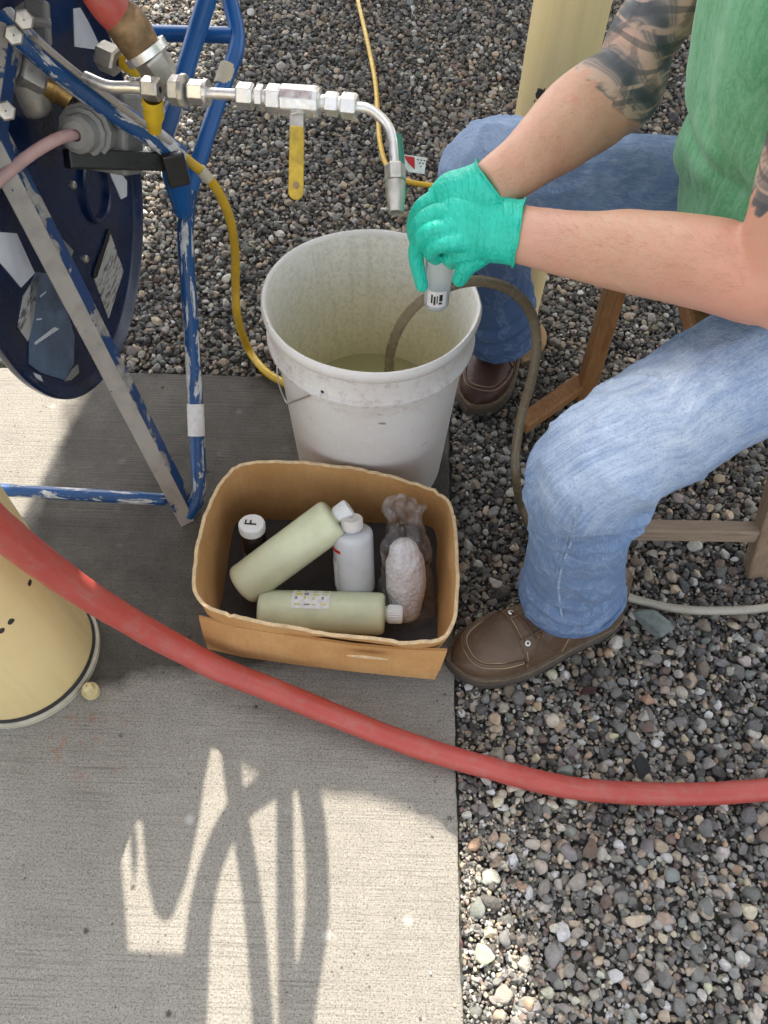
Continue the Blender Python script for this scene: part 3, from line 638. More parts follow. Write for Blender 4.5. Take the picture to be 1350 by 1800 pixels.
mb = MB(); mb.lathe([(.012, 0), (.0165, .001), (.0175, .003), (.0175, .040), (.0165, .045), (.012, .0475), (.0, .0475)], 10, zmat(A(494, 176), A(565, 181))); mb.build('valve_body', M['steel'], sp, False, .0012)
mb = MB(); mb.loft([A(564, 181), A(574, 182)], [.009, .009], 16, 1); hexnut(mb, A(572, 182), A(596, 184), .0130); mb.loft([A(595, 184), A(603, 185)], [.009, .009], 16, 1); mb.build('adapter', M['steel'], sp, False, .0005)
mb = MB(); hexnut(mb, A(600, 185), A(628, 188), .0142); mb.build('compression_nut', M['steel'], sp, False, .0006)
n0 = A(626, 188); e = A(693, 290)
bend = [A(626, 188), A(645, 191), A(664, 202), A(682, 222), A(690, 246), A(692.5, 270), A(694, 296)]
tube(bend, .0058)
mb = MB(); hexnut(mb, A(694, 289), A(695, 318), .0122); mb.build('compression_nut', M['steel_dull'], sp, False, .0006)
mb = MB(); mb.lathe([(.009, 0), (.0115, .002), (.0115, .018), (.010, .024), (.009, .036), (.006, .036), (.006, .03)], 16, zmat(A(695, 318), A(696, 366))); mb.build('nozzle_tip', M['steel_dull'], sp)
mb = MB(); hexnut(mb, A(522, 196), A(523, 208), .011, 8); mb.box((0, 0, .012), (.016, .014, .022), zmat(A(522, 203), A(522, 226))); mb.build('valve_stem', M['steel_dull'], sp, False, .0008)
p, q = D(522, 222, .865), D(520, 352, .893)
mb = MB(); zz = (q - p).normalized(); vv = (CAM - p).normalized(); s_ = zz.cross(vv).normalized(); n_ = s_.cross(zz).normalized()
L = (q - p).length; prof = []
for i in range(9): a_ = PI * i / 8; prof.append(q - zz * .009 + zz * .009 * math.sin(a_) + s_ * .0088 * math.cos(a_))
poly = [p + s_ * .0075, p + zz * .01 + s_ * .0082] + prof + [p + zz * .01 - s_ * .0082, p - s_ * .0075]
mb.prism(poly, n_ * .0045); o = mb.build('lever_handle', M['yellow_lever'], sp, False, .0014)
mb = MB(); c = q - zz * .016 + n_ * .0048; mb.lathe([(.0038, 0), (.0038, .0005), (.001, .0006)], 16, zmat(c, c + n_)); mb.build('lever_hole', M['rust_steel'], sp)
# green wire with its tag
gw = thing('green_tie_wire', A(707, 290), 'green tie wire running down beside the steel spout', 'wire')
mb = MB(); mb.loft([A(700, 236), A(703, 262), A(705, 300), A(708, 335), A(704, 356)], [(.004, .002), (.0045, .002), (.0045, .002), (.004, .002), (.003, .002)], 8, 5); mb.build('strap', M['green_wire'], gw)
mb = MB(); mb.loft([A(676, 318), A(682, 330), A(690, 345), A(700, 355), A(712, 342), A(716, 330)], [.0011] * 6, 6, 5); mb.build('wire_end', M['green_wire'], gw)
tg = thing('paper_tag', D(727, 288, .90), 'small white tag with a red triangle hanging beside the spout', 'tag')
def quad(px): return [D(a, b, c) for a, b, c in px]
mb = MB(); pq = quad([(706, 271, .895), (750, 277, .905), (746, 306, .91), (718, 302, .905), (708, 290, .90)]); nrm = (pq[1] - pq[0]).cross(pq[2] - pq[1]).normalized()
if nrm.dot(CAM - pq[0]) < 0: nrm = -nrm
mb.prism(pq, -nrm * .0006); mb.build('tag_card', M['white_tape'], tg, False)
cq = lambda u, v, k=.0004: (pq[0] + (pq[1] - pq[0]) * u + (pq[3] - pq[0]) * v * .95 + nrm * k)
mb = MB(); mb.prism([cq(.06, .08), cq(.48, .10), cq(.30, .86), cq(.12, .5)], nrm * .0003); mb.build('red_triangle', M['red_ink'], tg, False)
mb = MB()
for i in range(4):
    for j in range(3): u = .56 + j * .13 + (i % 2) * .02; v = .18 + i * .2; mb.prism([cq(u, v), cq(u + .07, v), cq(u + .06, v + .07), cq(u, v + .06)], nrm * .0002)
mb.build('print', M['ink'], tg, False)

# ------------------------------------------------------------------ yellow cables
yc = MB(); yc.loft([G(615, -70, .012), G(629, 0, .012), G(645, 70, .012), G(659, 140, .012), G(664, 200, .012), G(668, 250, .013), G(682, 295, .012), G(715, 318, .012), G(770, 328, .012), G(840, 340, .012), G(900, 380, .01)], [.0062] * 11, 12, 8)
tag(yc.build('yellow_cable', M['yellow_hose']), 'thin yellow cable lying on gravel behind the steel spout', 'cable')
yl = MB(); yl.loft([D(296, 250, 1.12), D(318, 272, 1.10), D(340, 290, 1.11), D(360, 306, 1.13), D(385, 340, 1.17), D(404, 385, 1.22), D(413, 440, 1.28), D(414, 500, 1.34), D(417, 555, 1.38), G(436, 612, .012), G(462, 648, .012), G(490, 668, .012), G(540, 690, .012)], [.0074] * 13, 14, 8)
tag(yl.build('yellow_cable', M['yellow_hose']), 'thicker yellow cable draped from the blue stand down behind the bucket', 'cable')
mb = MB(); mb.loft([D(352, 298, 1.118), D(366, 314, 1.135)], [.0088] * 2, 14, 1); tag(mb.build('cable_clip', M['tape']), 'pale clip ring round the yellow cable on the stand', 'clip')

# ------------------------------------------------------------------ long red hose
rr = MB(); hp = [D(-150, 800, .66), D(-70, 868, .70), D(0, 930, .775), D(75, 990, .865), D(150, 1043, .945), D(225, 1090, 1.01), D(300, 1132, 1.06), D(390, 1178, 1.085), G(480, 1213, .05), G(565, 1248, .034), G(650, 1282, .026), G(750, 1318, .019), G(850, 1347, .017), G(950, 1374, .016), G(1050, 1390, .018), G(1200, 1396, .017), G(1350, 1388, .017), G(1520, 1366, .017), G(1700, 1320, .017), G(2100, 1150, .017), G(2600, 900, .017)]
rr.loft(hp, [.0195, .0192, .019, .0188, .0185, .0182, .018] + [.0172, .0168, .0163, .0158, .0155, .0152, .015, .0148, .0148, .0148, .0148, .0148, .0148, .0148], 28, 8, disp=lambda p, s, a: .0006 * noise.noise(p * 25) + .0006 * noise.noise(p * 60))
tag(rr.build('red_hose', M['red_hose']), 'long red rubber hose sweeping across the slab and gravel in the foreground', 'hose')

# ------------------------------------------------------------------ bucket
BC = Vector((-.028, .843, 0)); MBk = Matrix.Translation(BC)
bk = thing('plastic_bucket', BC, 'big dirty white plastic bucket with a wire bail standing on the slab', 'bucket')
def wobr(a, z): return (z / .37) ** 2 * (.0022 * math.cos(2 * a + .6) - .004 * math.exp(-((a - .25) / .28) ** 2)) + .0006 * math.sin(5 * a + z * 20)
def bucket_mat(inside):
    t = NT('bucket_inside' if inside else 'bucket_outside'); n1 = t.noise(9, 6, .65); f = t.noise(150, 4, .8)
    sx = t.n('SeparateXYZ'); t.l(t.co(), sx.inputs[0]); z = sx.outputs[2]
    if inside:
        zz = t.math('MULTIPLY_ADD', t.math('SUBTRACT', n1, .5), .10, z)
        c = t.ramp(zz, [(.12, (.66, .60, .36, 1)), (.22, (.78, .73, .54, 1)), (.31, (.80, .79, .73, 1))])
        c = t.mix(t.ramp(f, [(.35, .35), (.55, 0)]), c, (.34, .30, .20, 1))
        c = t.mix(t.math('MULTIPLY', t.ramp(t.noise(1, 4, .7, t.map((70, 70, 4))), [(.5, 0), (.75, 1)]), .25), c, (.40, .36, .22, 1))
    else:
        c = t.mix(t.ramp(n1, [(.35, 0), (.75, .7)]), (.76, .75, .73, 1), (.62, .56, .52, 1))
        c = t.mix(t.ramp(f, [(.28, .45), (.42, 0)]), c, (.40, .34, .30, 1))
        s1 = t.noise(1, 4, .7, t.map((26, 26, 90)))
        c = t.mix(t.math('MULTIPLY', t.ramp(s1, [(.66, 0), (.72, 1)]), .45), c, (.25, .20, .18, 1))
        rim = t.ramp(z, [(.262, 0), (.28, 1), (.352, 1), (.358, 0)])
        c = t.mix(t.math('MULTIPLY', rim, t.ramp(t.noise(70, 4, .8), [(.5, 0), (.7, .55)])), c, (.42, .30, .26, 1))
    t.base(c); t.set('Roughness', .48); t.set('Subsurface Weight', .12); t.set('Subsurface Scale', .01); t.set('Subsurface Radius', (1, 1, 1))
    t.bump(t.noise(90, 3), .0004); t.bump(t.noise(9, 2), .002); return t.m
po = [(.001, .002), (.118, .002), (.1245, .007), (.1385, .288), (.139, .2965), (.1475, .2985), (.1505, .3015), (.150, .306), (.1445, .308), (.143, .318), (.1435, .334), (.1425, .345), (.1490, .3475), (.1515, .352), (.1525, .358), (.1518, .364), (.1492, .3672), (.1462, .3660), (.1445, .361)]
mb = MB(); mb.lathe([(.001, .0), (.118, .0)] + [(a, b) for a, b in po[2:]], 96, MBk, wob=wobr); mb.build('bucket_wall', bucket_mat(False), bk, angle=60)
mb = MB(); mb.lathe([(.1445, .361), (.1410, .345), (.1355, .26), (.1215, .012), (.118, .007), (.001, .007)], 96, MBk, wob=wobr); mb.build('inner_wall', bucket_mat(True), bk, angle=60)
ear = onp(570, 686, (0, BC.y - .138, 0), Vector((-.15, 1, 0)).normalized())
def onwall(px, py, r0):
    r = ray(px, py); a = r.x ** 2 + r.y ** 2; b = 2 * (r.x * (CAM.x - BC.x) + r.y * (CAM.y - BC.y)); c = (CAM.x - BC.x) ** 2 + (CAM.y - BC.y) ** 2 - r0 ** 2
    d = b * b - 4 * a * c; tt = (-b - math.sqrt(max(0, d))) / 2 / a; return CAM + r * tt
w = [onwall(568, 687, .1405), onwall(555, 691, .142), onwall(535, 699, .1425), onwall(515, 706, .1425), onwall(503, 707, .1425)]
a0 = math.atan2(w[-1].y - BC.y, w[-1].x - BC.x)
for k in range(1, 9): a_ = a0 - k * .28; w.append(BC + Vector((math.cos(a_) * .143, math.sin(a_) * .143, w[4].z + .004 + .003 * k)))
mb = MB(); mb.loft(w, [.0013] * len(w), 8, 4); mb.build('wire_bail', M['steel_dull'], bk)
mb = MB(); mb.ball(w[0], .0038, 10, 6); mb.build('bail_ear', M['black'], bk)
mb = MB(); c = onwall(672, 745, .1375); mb.ball(c, (.006, .0008, .0012), 10, 6); mb.build('scuff_mark', M['grey_plastic'], bk)
t = NT('cloudy_yellow_water'); t.base((.36, .34, .17, 1)); t.set('Roughness', .04); t.bump(t.noise(14, 2), .001)
mb = MB(); mb.lathe([(.001, .009), (.1215, .012), (.1290, .132), (.001, .1325)], 64, MBk); tag(mb.build('waste_water', t.m), 'cloudy yellow waste water in the bottom of the white bucket', 'water')
# drain hose looping from the bucket over the rim
hp = [BC + Vector((.03, .02, .06)), D(684, 652, 1.16), D(688, 612, 1.10), D(706, 568, 1.045), D(738, 531, 1.01), D(785, 505, .985), D(830, 494, .985), D(872, 499, 1.0), D(908, 518, 1.03), D(934, 552, 1.07), D(943, 600, 1.10), D(936, 660, 1.13), D(918, 725, 1.17), D(907, 790, 1.20), D(907, 840, 1.215), G(917, 890, .02), G(945, 945, .012), G(1000, 1000, .012)]
t_ = MB(); t_.loft(hp, [.0072] * len(hp), 16, 8)
tag(t_.build('drain_hose', M['clear_hose']), 'cloudy brown flexible hose looping out of the bucket past the knee', 'hose')
hp = [G(1040, 1020, .012), G(1085, 1042, .012), G(1140, 1060, .012), G(1210, 1072, .012), G(1290, 1073, .012), G(1360, 1066, .012), G(1480, 1040, .012), G(1700, 980, .012), G(2000, 900, .012)]
t_ = MB(); t_.loft(hp, [.0068] * len(hp), 14, 8)
tag(t_.build('drain_hose', M['pale_hose']), 'pale end of flexible hose lying on gravel behind the boot', 'hose')

# ------------------------------------------------------------------ cardboard box
def cardboard():
    t = NT('cardboard'); st = t.noise(1, 3, .6, t.map((260, 260, 6))); n1 = t.noise(12, 5, .65)
    c = t.mix(t.ramp(n1, [(.3, 0), (.7, 1)]), (.46, .24, .08, 1), (.58, .33, .13, 1))
    c = t.mix(t.ramp(st, [(.35, .16), (.6, 0)]), c, (.33, .17, .06, 1))
    c = t.mix(t.ramp(t.noise(240, 3, .8), [(.3, .3), (.45, 0)]), c, (.2, .1, .04, 1))
    t.base(c); t.set('Roughness', .85); t.bump(st, .0008, .6); t.bump(t.noise(20, 3), .002); return t.m
M['card'] = cardboard(); M['card_edge'] = simple('torn_card_edge', (.66, .48, .28, 1), .9, var=.25, vs=90, bump=.001, bs=300)
BZ = .155
rim = [(352, 1062), (338, 1020), (344, 965), (358, 910), (378, 862), (402, 828), (440, 812), (520, 811), (590, 818), (650, 826), (710, 842), (765, 862), (792, 885), (803, 930), (806, 990), (806, 1050), (798, 1100), (780, 1124), (740, 1131), (690, 1130), (620, 1122), (550, 1112), (480, 1098), (420, 1088), (382, 1078)]
def crp(P, sub=5):
    out = []; n_ = len(P)
    for i in range(n_):
        p0, p1, p2, p3 = P[i - 1], P[i], P[(i + 1) % n_], P[(i + 2) % n_]
        for k in range(sub):
            u = k / sub; out.append(.5 * (2 * p1 + (p2 - p0) * u + (2 * p0 - 5 * p1 + 4 * p2 - p3) * u * u + (3 * p1 - p0 - 3 * p2 + p3) * u ** 3))
    return out
RP = crp([G(a, b, BZ) for a, b in rim]); NR = len(RP); cen = sum(RP, Vector()) / NR
def sq(ang, hx, hy, e=7): c, s_ = math.cos(ang), math.sin(ang); k = (abs(c / hx) ** e + abs(s_ / hy) ** e) ** (-1 / e); return c * k, s_ * k
botc = Vector((-.080, .590, 0)); BP = []
for p in RP:
    a_ = math.atan2((p.y - cen.y), (p.x - cen.x)); x_, y_ = sq(a_, .172, .118, 14); BP.append(botc + Vector((x_, y_, 0)))
bx = thing('cardboard_box', botc, 'open brown cardboard box with bulging sides holding sample bottles on the slab', 'box')
def ringat(f, inset, zt=None):
    out = []
    for i in range(NR):
        p = BP[i].lerp(RP[i], f); tn = (RP[(i + 1) % NR] - RP[i - 1]).normalized(); nn = Vector((-tn.y, tn.x, 0));
        if nn.dot(p - (cen if f > .5 else botc)) > 0: nn = -nn
        bow = .011 * math.sin(PI * f) * noise.noise(p * 9) + .002 * noise.noise(p * 40); z = p.z if zt is None else zt
        jag = (.005 * noise.noise(Vector((i * .9, 0, 7))) + .004 * noise.noise(Vector((i * .23, 3, 0)))) if f > .95 else 0
        q = p + nn * (inset + bow); q.z = z + jag; out.append(q)
    return out
fs = [0, .15, .35, .55, .75, .9, 1]
mb = MB(); mb.grid([ringat(f, 0) for f in fs]); b0 = len(mb.v); mb.grid([ringat(f, .0045) for f in fs[::-1]])
mb.build('side_wall', M['card'], bx, angle=50)
mb = MB(); mb.grid([ringat(1, -.0004), [p + Vector((0, 0, .0016)) for p in ringat(1, .0005)], [p + Vector((0, 0, .0014)) for p in ringat(1, .0040)], ringat(1, .0049)]); mb.build('torn_rim', M['card_edge'], bx)
mb = MB(); fl = ringat(0, .003); mb.prism([Vector((p.x, p.y, .004)) for p in fl], (0, 0, .003)); t = simple('shaded_box_floor', (.055, .05, .048, 1), .8, bump=.0006); mb.build('box_floor', t, bx, False)  # floor colour darkened to stand in for the shade inside the box
# folded front flap hanging outside
mb = MB(); rs = []
TPx = [(350, 1082), (420, 1100), (520, 1116), (620, 1131), (700, 1138), (786, 1141)]; BT = [(366, 1136), (425, 1150), (520, 1164), (620, 1176), (700, 1184), (764, 1190)]
for (a, b), (c, d) in zip(TPx, BT):
    p = G(a, b, .122); p.y -= .003; q = G(c, d, .035); q.y -= .004; rs.append([p, p.lerp(q, .5) + Vector((0, -.003, 0)), q, q + Vector((0, .004, 0)), p.lerp(q, .5) + Vector((0, .001, 0)), p + Vector((0, .004, 0))])
mb.grid(rs, True, cap0=True, cap1=True); mb.build('folded_flap', M['card'], bx, angle=30)
mb = MB(); rs = []
for k in range(9): a = 610 + k * 9; p = G(a, 1141 + k * .9, .112); p.y -= .009; h = .0045 * math.sin(PI * (k + .3) / 9) + .0005; rs.append([p + Vector((0, 0, h)), p + Vector((0, -.0012, 0)), p - Vector((0, 0, h))])
mb.grid(rs, False); mb.build('torn_patch', M['card_edge'], bx)
def inner_crease(fr_):
    i = int(fr_ * NR) % NR; m = MB(); rings_ = {f: ringat(f, .0050) for f in fs}; L_ = [rings_[f][i] for f in fs[1:-1]]; m.loft(L_, [(.0016, .0006)] * len(L_), 6, 4); m.build('corner_crease', simple('dark_crease', (.16, .08, .03, 1), .9), bx)
# bottles
def bottle(name, p, q, r, mat, capmat, label, caprat=.36, capl=.020, neck=.006, sq_=None, base_r=.9, cat='bottle'):
    p = Vector(p); q = Vector(q); L = (q - p).length; t_ = thing(name, p, label, cat); Mz = zmat(p, q)
    mb = MB(); B = L - capl - neck
    mb.lathe([(.001, .002), (r * .75, .0015), (r * base_r, 0), (r * .985, .003), (r, .008), (r, B - .010), (r * .97, B - .0045), (r * .86, B - .001), (r * caprat * .9, B), (r * caprat * .85, B + neck + .004)], 40, Mz); mb.build('bottle_body', mat, t_, angle=50)
    mb = MB(); cr = r * caprat
    mb.lathe([(cr * .8, B + neck * .6), (cr, B + neck * .6), (cr, L - .0015), (cr * .93, L), (.001, L)], 28, Mz)
    mb.build('cap', capmat, t_); 
    mb = MB()
    for k in range(24):
        a = 2 * PI * k / 24; mb.box((cr * math.cos(a), cr * math.sin(a), (B + neck * .6 + L) / 2), (.0011, .0011, L - B - neck * .6 - .004), Mz)
    mb.build('cap_ribs', capmat, t_, False); return t_, Mz, B
b1, Mz1, B1 = bottle('sample_bottle', D(458, 1073, 1.150), D(708, 1080, 1.140), .0315, M['yellow_bottle'], M['white_cap'], 'bottle of pale yellow liquid lying along the front of the box with a label', .42)
def wrapl(Mz, r, z0, z1, a0_, a1_, mat, parent, name='label', n_=10, lift=.0005):
    mb = MB(); rs = []
    for i in range(n_ + 1):
        a = a0_ + (a1_ - a0_) * i / n_; c_, s_ = math.cos(a), math.sin(a)
        rs.append([Mz @ Vector(((r + lift) * c_, (r + lift) * s_, z0)), Mz @ Vector(((r + lift) * c_, (r + lift) * s_, z1)), Mz @ Vector(((r + lift - .0003) * c_, (r + lift - .0003) * s_, z1)), Mz @ Vector(((r + lift - .0003) * c_, (r + lift - .0003) * s_, z0))])
    mb.grid(rs, True, cap0=True, cap1=True); return mb.build(name, mat, parent)
def ang_to(Mz, target_dir): v = Mz.to_3x3().inverted() @ target_dir; return math.atan2(v.y, v.x)
vd = (CAM - Mz1.translation).normalized(); av = ang_to(Mz1, vd); up_ = ang_to(Mz1, Vector((0, .8, .6)))
sg = 1 if ((up_ - av + PI) % (2 * PI) - PI) > 0 else -1
wrapl(Mz1, .0315, .050, .106, av + sg * .15, av + sg * 1.35, M['white_tape'], b1)
for k in range(16):
    z0 = .054 + (k % 4) * .013 + .002 * random.random(); a = .30 + (k // 4) * .26 + .05 * random.random()
    wrapl(Mz1, .0315, z0, z0 + random.choice((.003, .006, .009)), av + sg * a, av + sg * (a + random.choice((.06, .10, .16))), M[random.choice(('yellow_ink', 'yellow_ink', 'grey_plastic'))], b1, 'print', 2, .0009)
b2_, Mz2, B2 = bottle('sample_bottle', D(426, 1030, 1.155), D(614, 891, 1.130), .0325, M['yellow_bottle'], M['white_cap'], 'bottle of pale yellow liquid leaning diagonally across the box', .40)
b3, Mz3, B3 = bottle('small_bottle', D(625, 1035, 1.185), D(618, 910, 1.125), .0305, M['milky_bottle'], simple('beige_cap', (.72, .68, .63, 1), .5), 'small milky plastic bottle with a beige cap beside the plastic bag', .52, .014, .006)
wrapl(Mz3, .0305, .078, .0830, ang_to(Mz3, Vector((-1, -.3, .5))) - .5, ang_to(Mz3, Vector((-1, -.3, .5))) + .5, M['red_ink'], b3, 'red_band')
wrapl(Mz3, .0305, .012, .060, ang_to(Mz3, Vector((-1, -.2, .4))) - .3, ang_to(Mz3, Vector((-1, -.2, .4))) + .3, M['white_tape'], b3)
pF = G(447, 955, .02); qF = D(442, 921, 1.165); qF = pF + (qF - pF)
bF, MzF, BF_ = bottle('small_bottle', D(452, 985, 1.215), D(442, 919, 1.155), .0195, M['amber'], M['white_cap'], 'dark bottle whose white cap is marked F in the left corner of the box', 1.0, .014, .004)
wrapl(MzF, .0195, .006, .03, -3, 3.2, simple('pinkish_label', (.32, .27, .28, 1), .6), bF)
fc = bpy.data.curves.new('letter', 'FONT'); fc.body = 'F'; fc.size = .026; fc.extrude = .0003; fc.align_x = 'CENTER'; fc.align_y = 'CENTER'
fo = bpy.data.objects.new('tmp', fc); COL.objects.link(fo); dg = bpy.context.evaluated_depsgraph_get(); fm = bpy.data.meshes.new_from_object(fo.evaluated_get(dg)); bpy.data.objects.remove(fo)
fm.materials.clear(); fm.materials.append(M['ink']); LF = (D(442, 919, 1.155) - D(452, 985, 1.215)).length
lo = bpy.data.objects.new('letter_f', fm); COL.objects.link(lo); lo.parent = bF; lo.matrix_parent_inverse = Matrix.Translation(bF.location).inverted()
xw = RC @ Vector((0.06, 1, 0)); zf = (MzF.to_3x3() @ Vector((0, 0, 1))).normalized(); xf = (xw - zf * xw.dot(zf)).normalized(); yf = zf.cross(xf)
lo.matrix_basis = Matrix.Translation(MzF @ Vector((0, 0, LF + .0006))) @ Matrix((xf, yf, zf)).transposed().to_4x4()
# plastic bag with a white wrapped item
t = NT('clear_film'); gl_ = t.n('BsdfGlossy'); gl_.inputs['Roughness'].default_value = .12; tr = t.n('BsdfTransparent'); tr.inputs[0].default_value = (.96, .95, .955, 1); mx = t.n('MixShader')
df = t.n('BsdfDiffuse'); df.inputs[0].default_value = (.75, .72, .73, 1); mx2 = t.n('MixShader'); lw = t.n('LayerWeight'); lw.inputs[0].default_value = .35
bmp = t.n('Bump'); bmp.inputs['Distance'].default_value = .004; t.l(t.noise(60, 3, .6, dist=1.5), bmp.inputs['Height']); t.l(bmp.outputs[0], gl_.inputs['Normal']); t.l(bmp.outputs[0], lw.inputs['Normal'])
t.l(t.math('MULTIPLY_ADD', lw.outputs['Facing'], .40, .05), mx.inputs[0]); t.l(tr.outputs[0], mx.inputs[1]); t.l(gl_.outputs[0], mx.inputs[2])
t.l(t.ramp(t.noise(45, 4, .6, dist=1), [(.5, .0), (.8, .16)]), mx2.inputs[0]); t.l(mx.outputs[0], mx2.inputs[1]); t.l(df.outputs[0], mx2.inputs[2]); t.l(mx2.outputs[0], t.out.inputs['Surface']); FILM = t.m
bgp = [D(712, 1108, 1.20), D(716, 1060, 1.175), D(716, 1000, 1.155), D(712, 950, 1.14), D(710, 915, 1.125), D(708, 890, 1.11), D(716, 872, 1.10)]
mb = MB(); cr_ = lambda p, s, a: .006 * noise.noise(p * 40) + .012 * noise.noise(p * 15) + .0035 * abs(noise.noise(p * 90)) + .004 * math.sin(a * 7 + s * 9) * (s > .5)
mb.loft(bgp, [(.044, .012), (.042, .032), (.036, .035), (.034, .032), (.022, .014), (.030, .014), (.012, .006)], 64, 9, up=tuple(vd), disp=cr_, cap=False)
tag(mb.build('plastic_bag', FILM, angle=180), 'crumpled clear plastic bag in the right side of the cardboard box', 'bag')
t = NT('white_foam_net'); w_ = t.vor(150); t.base(t.mix(t.ramp(w_, [(.1, 1), (.5, 0)]), (.82, .80, .79, 1), (.9, .89, .88, 1))); t.set('Roughness', .7); t.bump(t.math('SUBTRACT', 1, w_), .002)
mb = MB(); mb.loft([D(714, 1070, 1.185), D(714, 1030, 1.17), D(712, 990, 1.155), D(710, 968, 1.145)], [(.024, .022), (.030, .027), (.029, .026), (.022, .02)], 36, 8, up=tuple(vd), round_ends=True, disp=lambda p, s, a: .0012 * noise.noise(p * 40) + .0007 * math.sin(a * 14 + s * 30))
tag(mb.build('wrapped_sample', t.m), 'white foam-wrapped item inside the clear plastic bag', 'package')

# ------------------------------------------------------------------ wooden stool
def wood(name, c, c2):
    t = NT(name); g = t.noise(1, 5, .65, t.map((120, 120, 9), rot=(.1, .2, 0)), 1); f = t.noise(90, 4)
    t.base(t.mix(t.ramp(g, [(.35, 0), (.65, 1)]), c, c2)); t.set('Roughness', .55); t.bump(g, .0008); return t.m
WB = wood('varnished_wood', (.22, .10, .035, 1), (.34, .17, .065, 1)); WG = wood('weathered_wood', (.30, .22, .15, 1), (.20, .14, .09, 1))
def woodh(name, c, c2):
    t = NT(name); g = t.noise(1, 5, .65, t.map((9, 120, 120)), 1); t.base(t.mix(t.ramp(g, [(.35, 0), (.65, 1)]), c, c2)); t.set('Roughness', .7); t.bump(g, .001); return t.m
st = thing('wooden_stool', (.49, .78, 0), 'worn brown wooden stool with weathered stretchers under the seated man', 'stool')
mb = MB(); mb.box((.525, .778, .405), (.29, .385, .028)); mb.build('seat', WB, st, False, .006)
for p, q, w_, m in (((.612, .640, -.01), (.535, .700, .39), .034, WG), ((.300, .632, -.01), (.385, .64, .39), .032, WG), ((.372, 1.012, -.01), (.347, .978, .39), .032, WB), ((.62, 1.03, -.01), (.60, .95, .39), .034, WB)):
    mb = MB(); mb.bar(p, q, w_, w_, (0, 1, .1)); mb.build('leg', m, st, False, .004)
WH = woodh('weathered_stretcher', (.34, .26, .19, 1), (.22, .16, .11, 1))
mb = MB(); mb.bar((.310, .646, .098), (.578, .655, .093), .022, .030); mb.build('stretcher', WH, st, False, .003)
mb = MB(); mb.bar((.60, .68, .22), (.61, 1.0, .22), .022, .030); mb.build('stretcher', WB, st, False, .003)
mb = MB(); mb.bar(G(1022, 672, .035), G(915, 748, .03), .032, .024); mb.build('foot_rail', WB, st, False, .004)

# ------------------------------------------------------------------ the seated man
man = thing('person', (.45, .78, 0), 'person in green t-shirt and faded jeans on a stool, gloved hands holding a bottle', 'person')
HN, HF = Vector((.575, .725, .515)), Vector((.575, .835, .50))                # hips
KN, AN = Vector((.212, .492, .450)), Vector((.270, .528, .118))                 # near knee, ankle
KF, AF = Vector((.122, 1.012, .455)), Vector((.203, 1.06, .105))                # far knee, ankle
SN, EN, WN = Vector((.352, .640, .905)), Vector((.345, .590, .620)), D(915, 412, .852)
SF, EF, WF = Vector((.405, .950, .925)), Vector((.258, .905, .628)), D(862, 330, .85)
def remesh(o, voxel, smooth_it=4, fac=.5):
    m = o.modifiers.new('join', 'REMESH'); m.mode = 'VOXEL'; m.voxel_size = voxel; m.use_smooth_shade = True
    s_ = o.modifiers.new('relax', 'SMOOTH'); s_.factor = fac; s_.iterations = smooth_it; return o
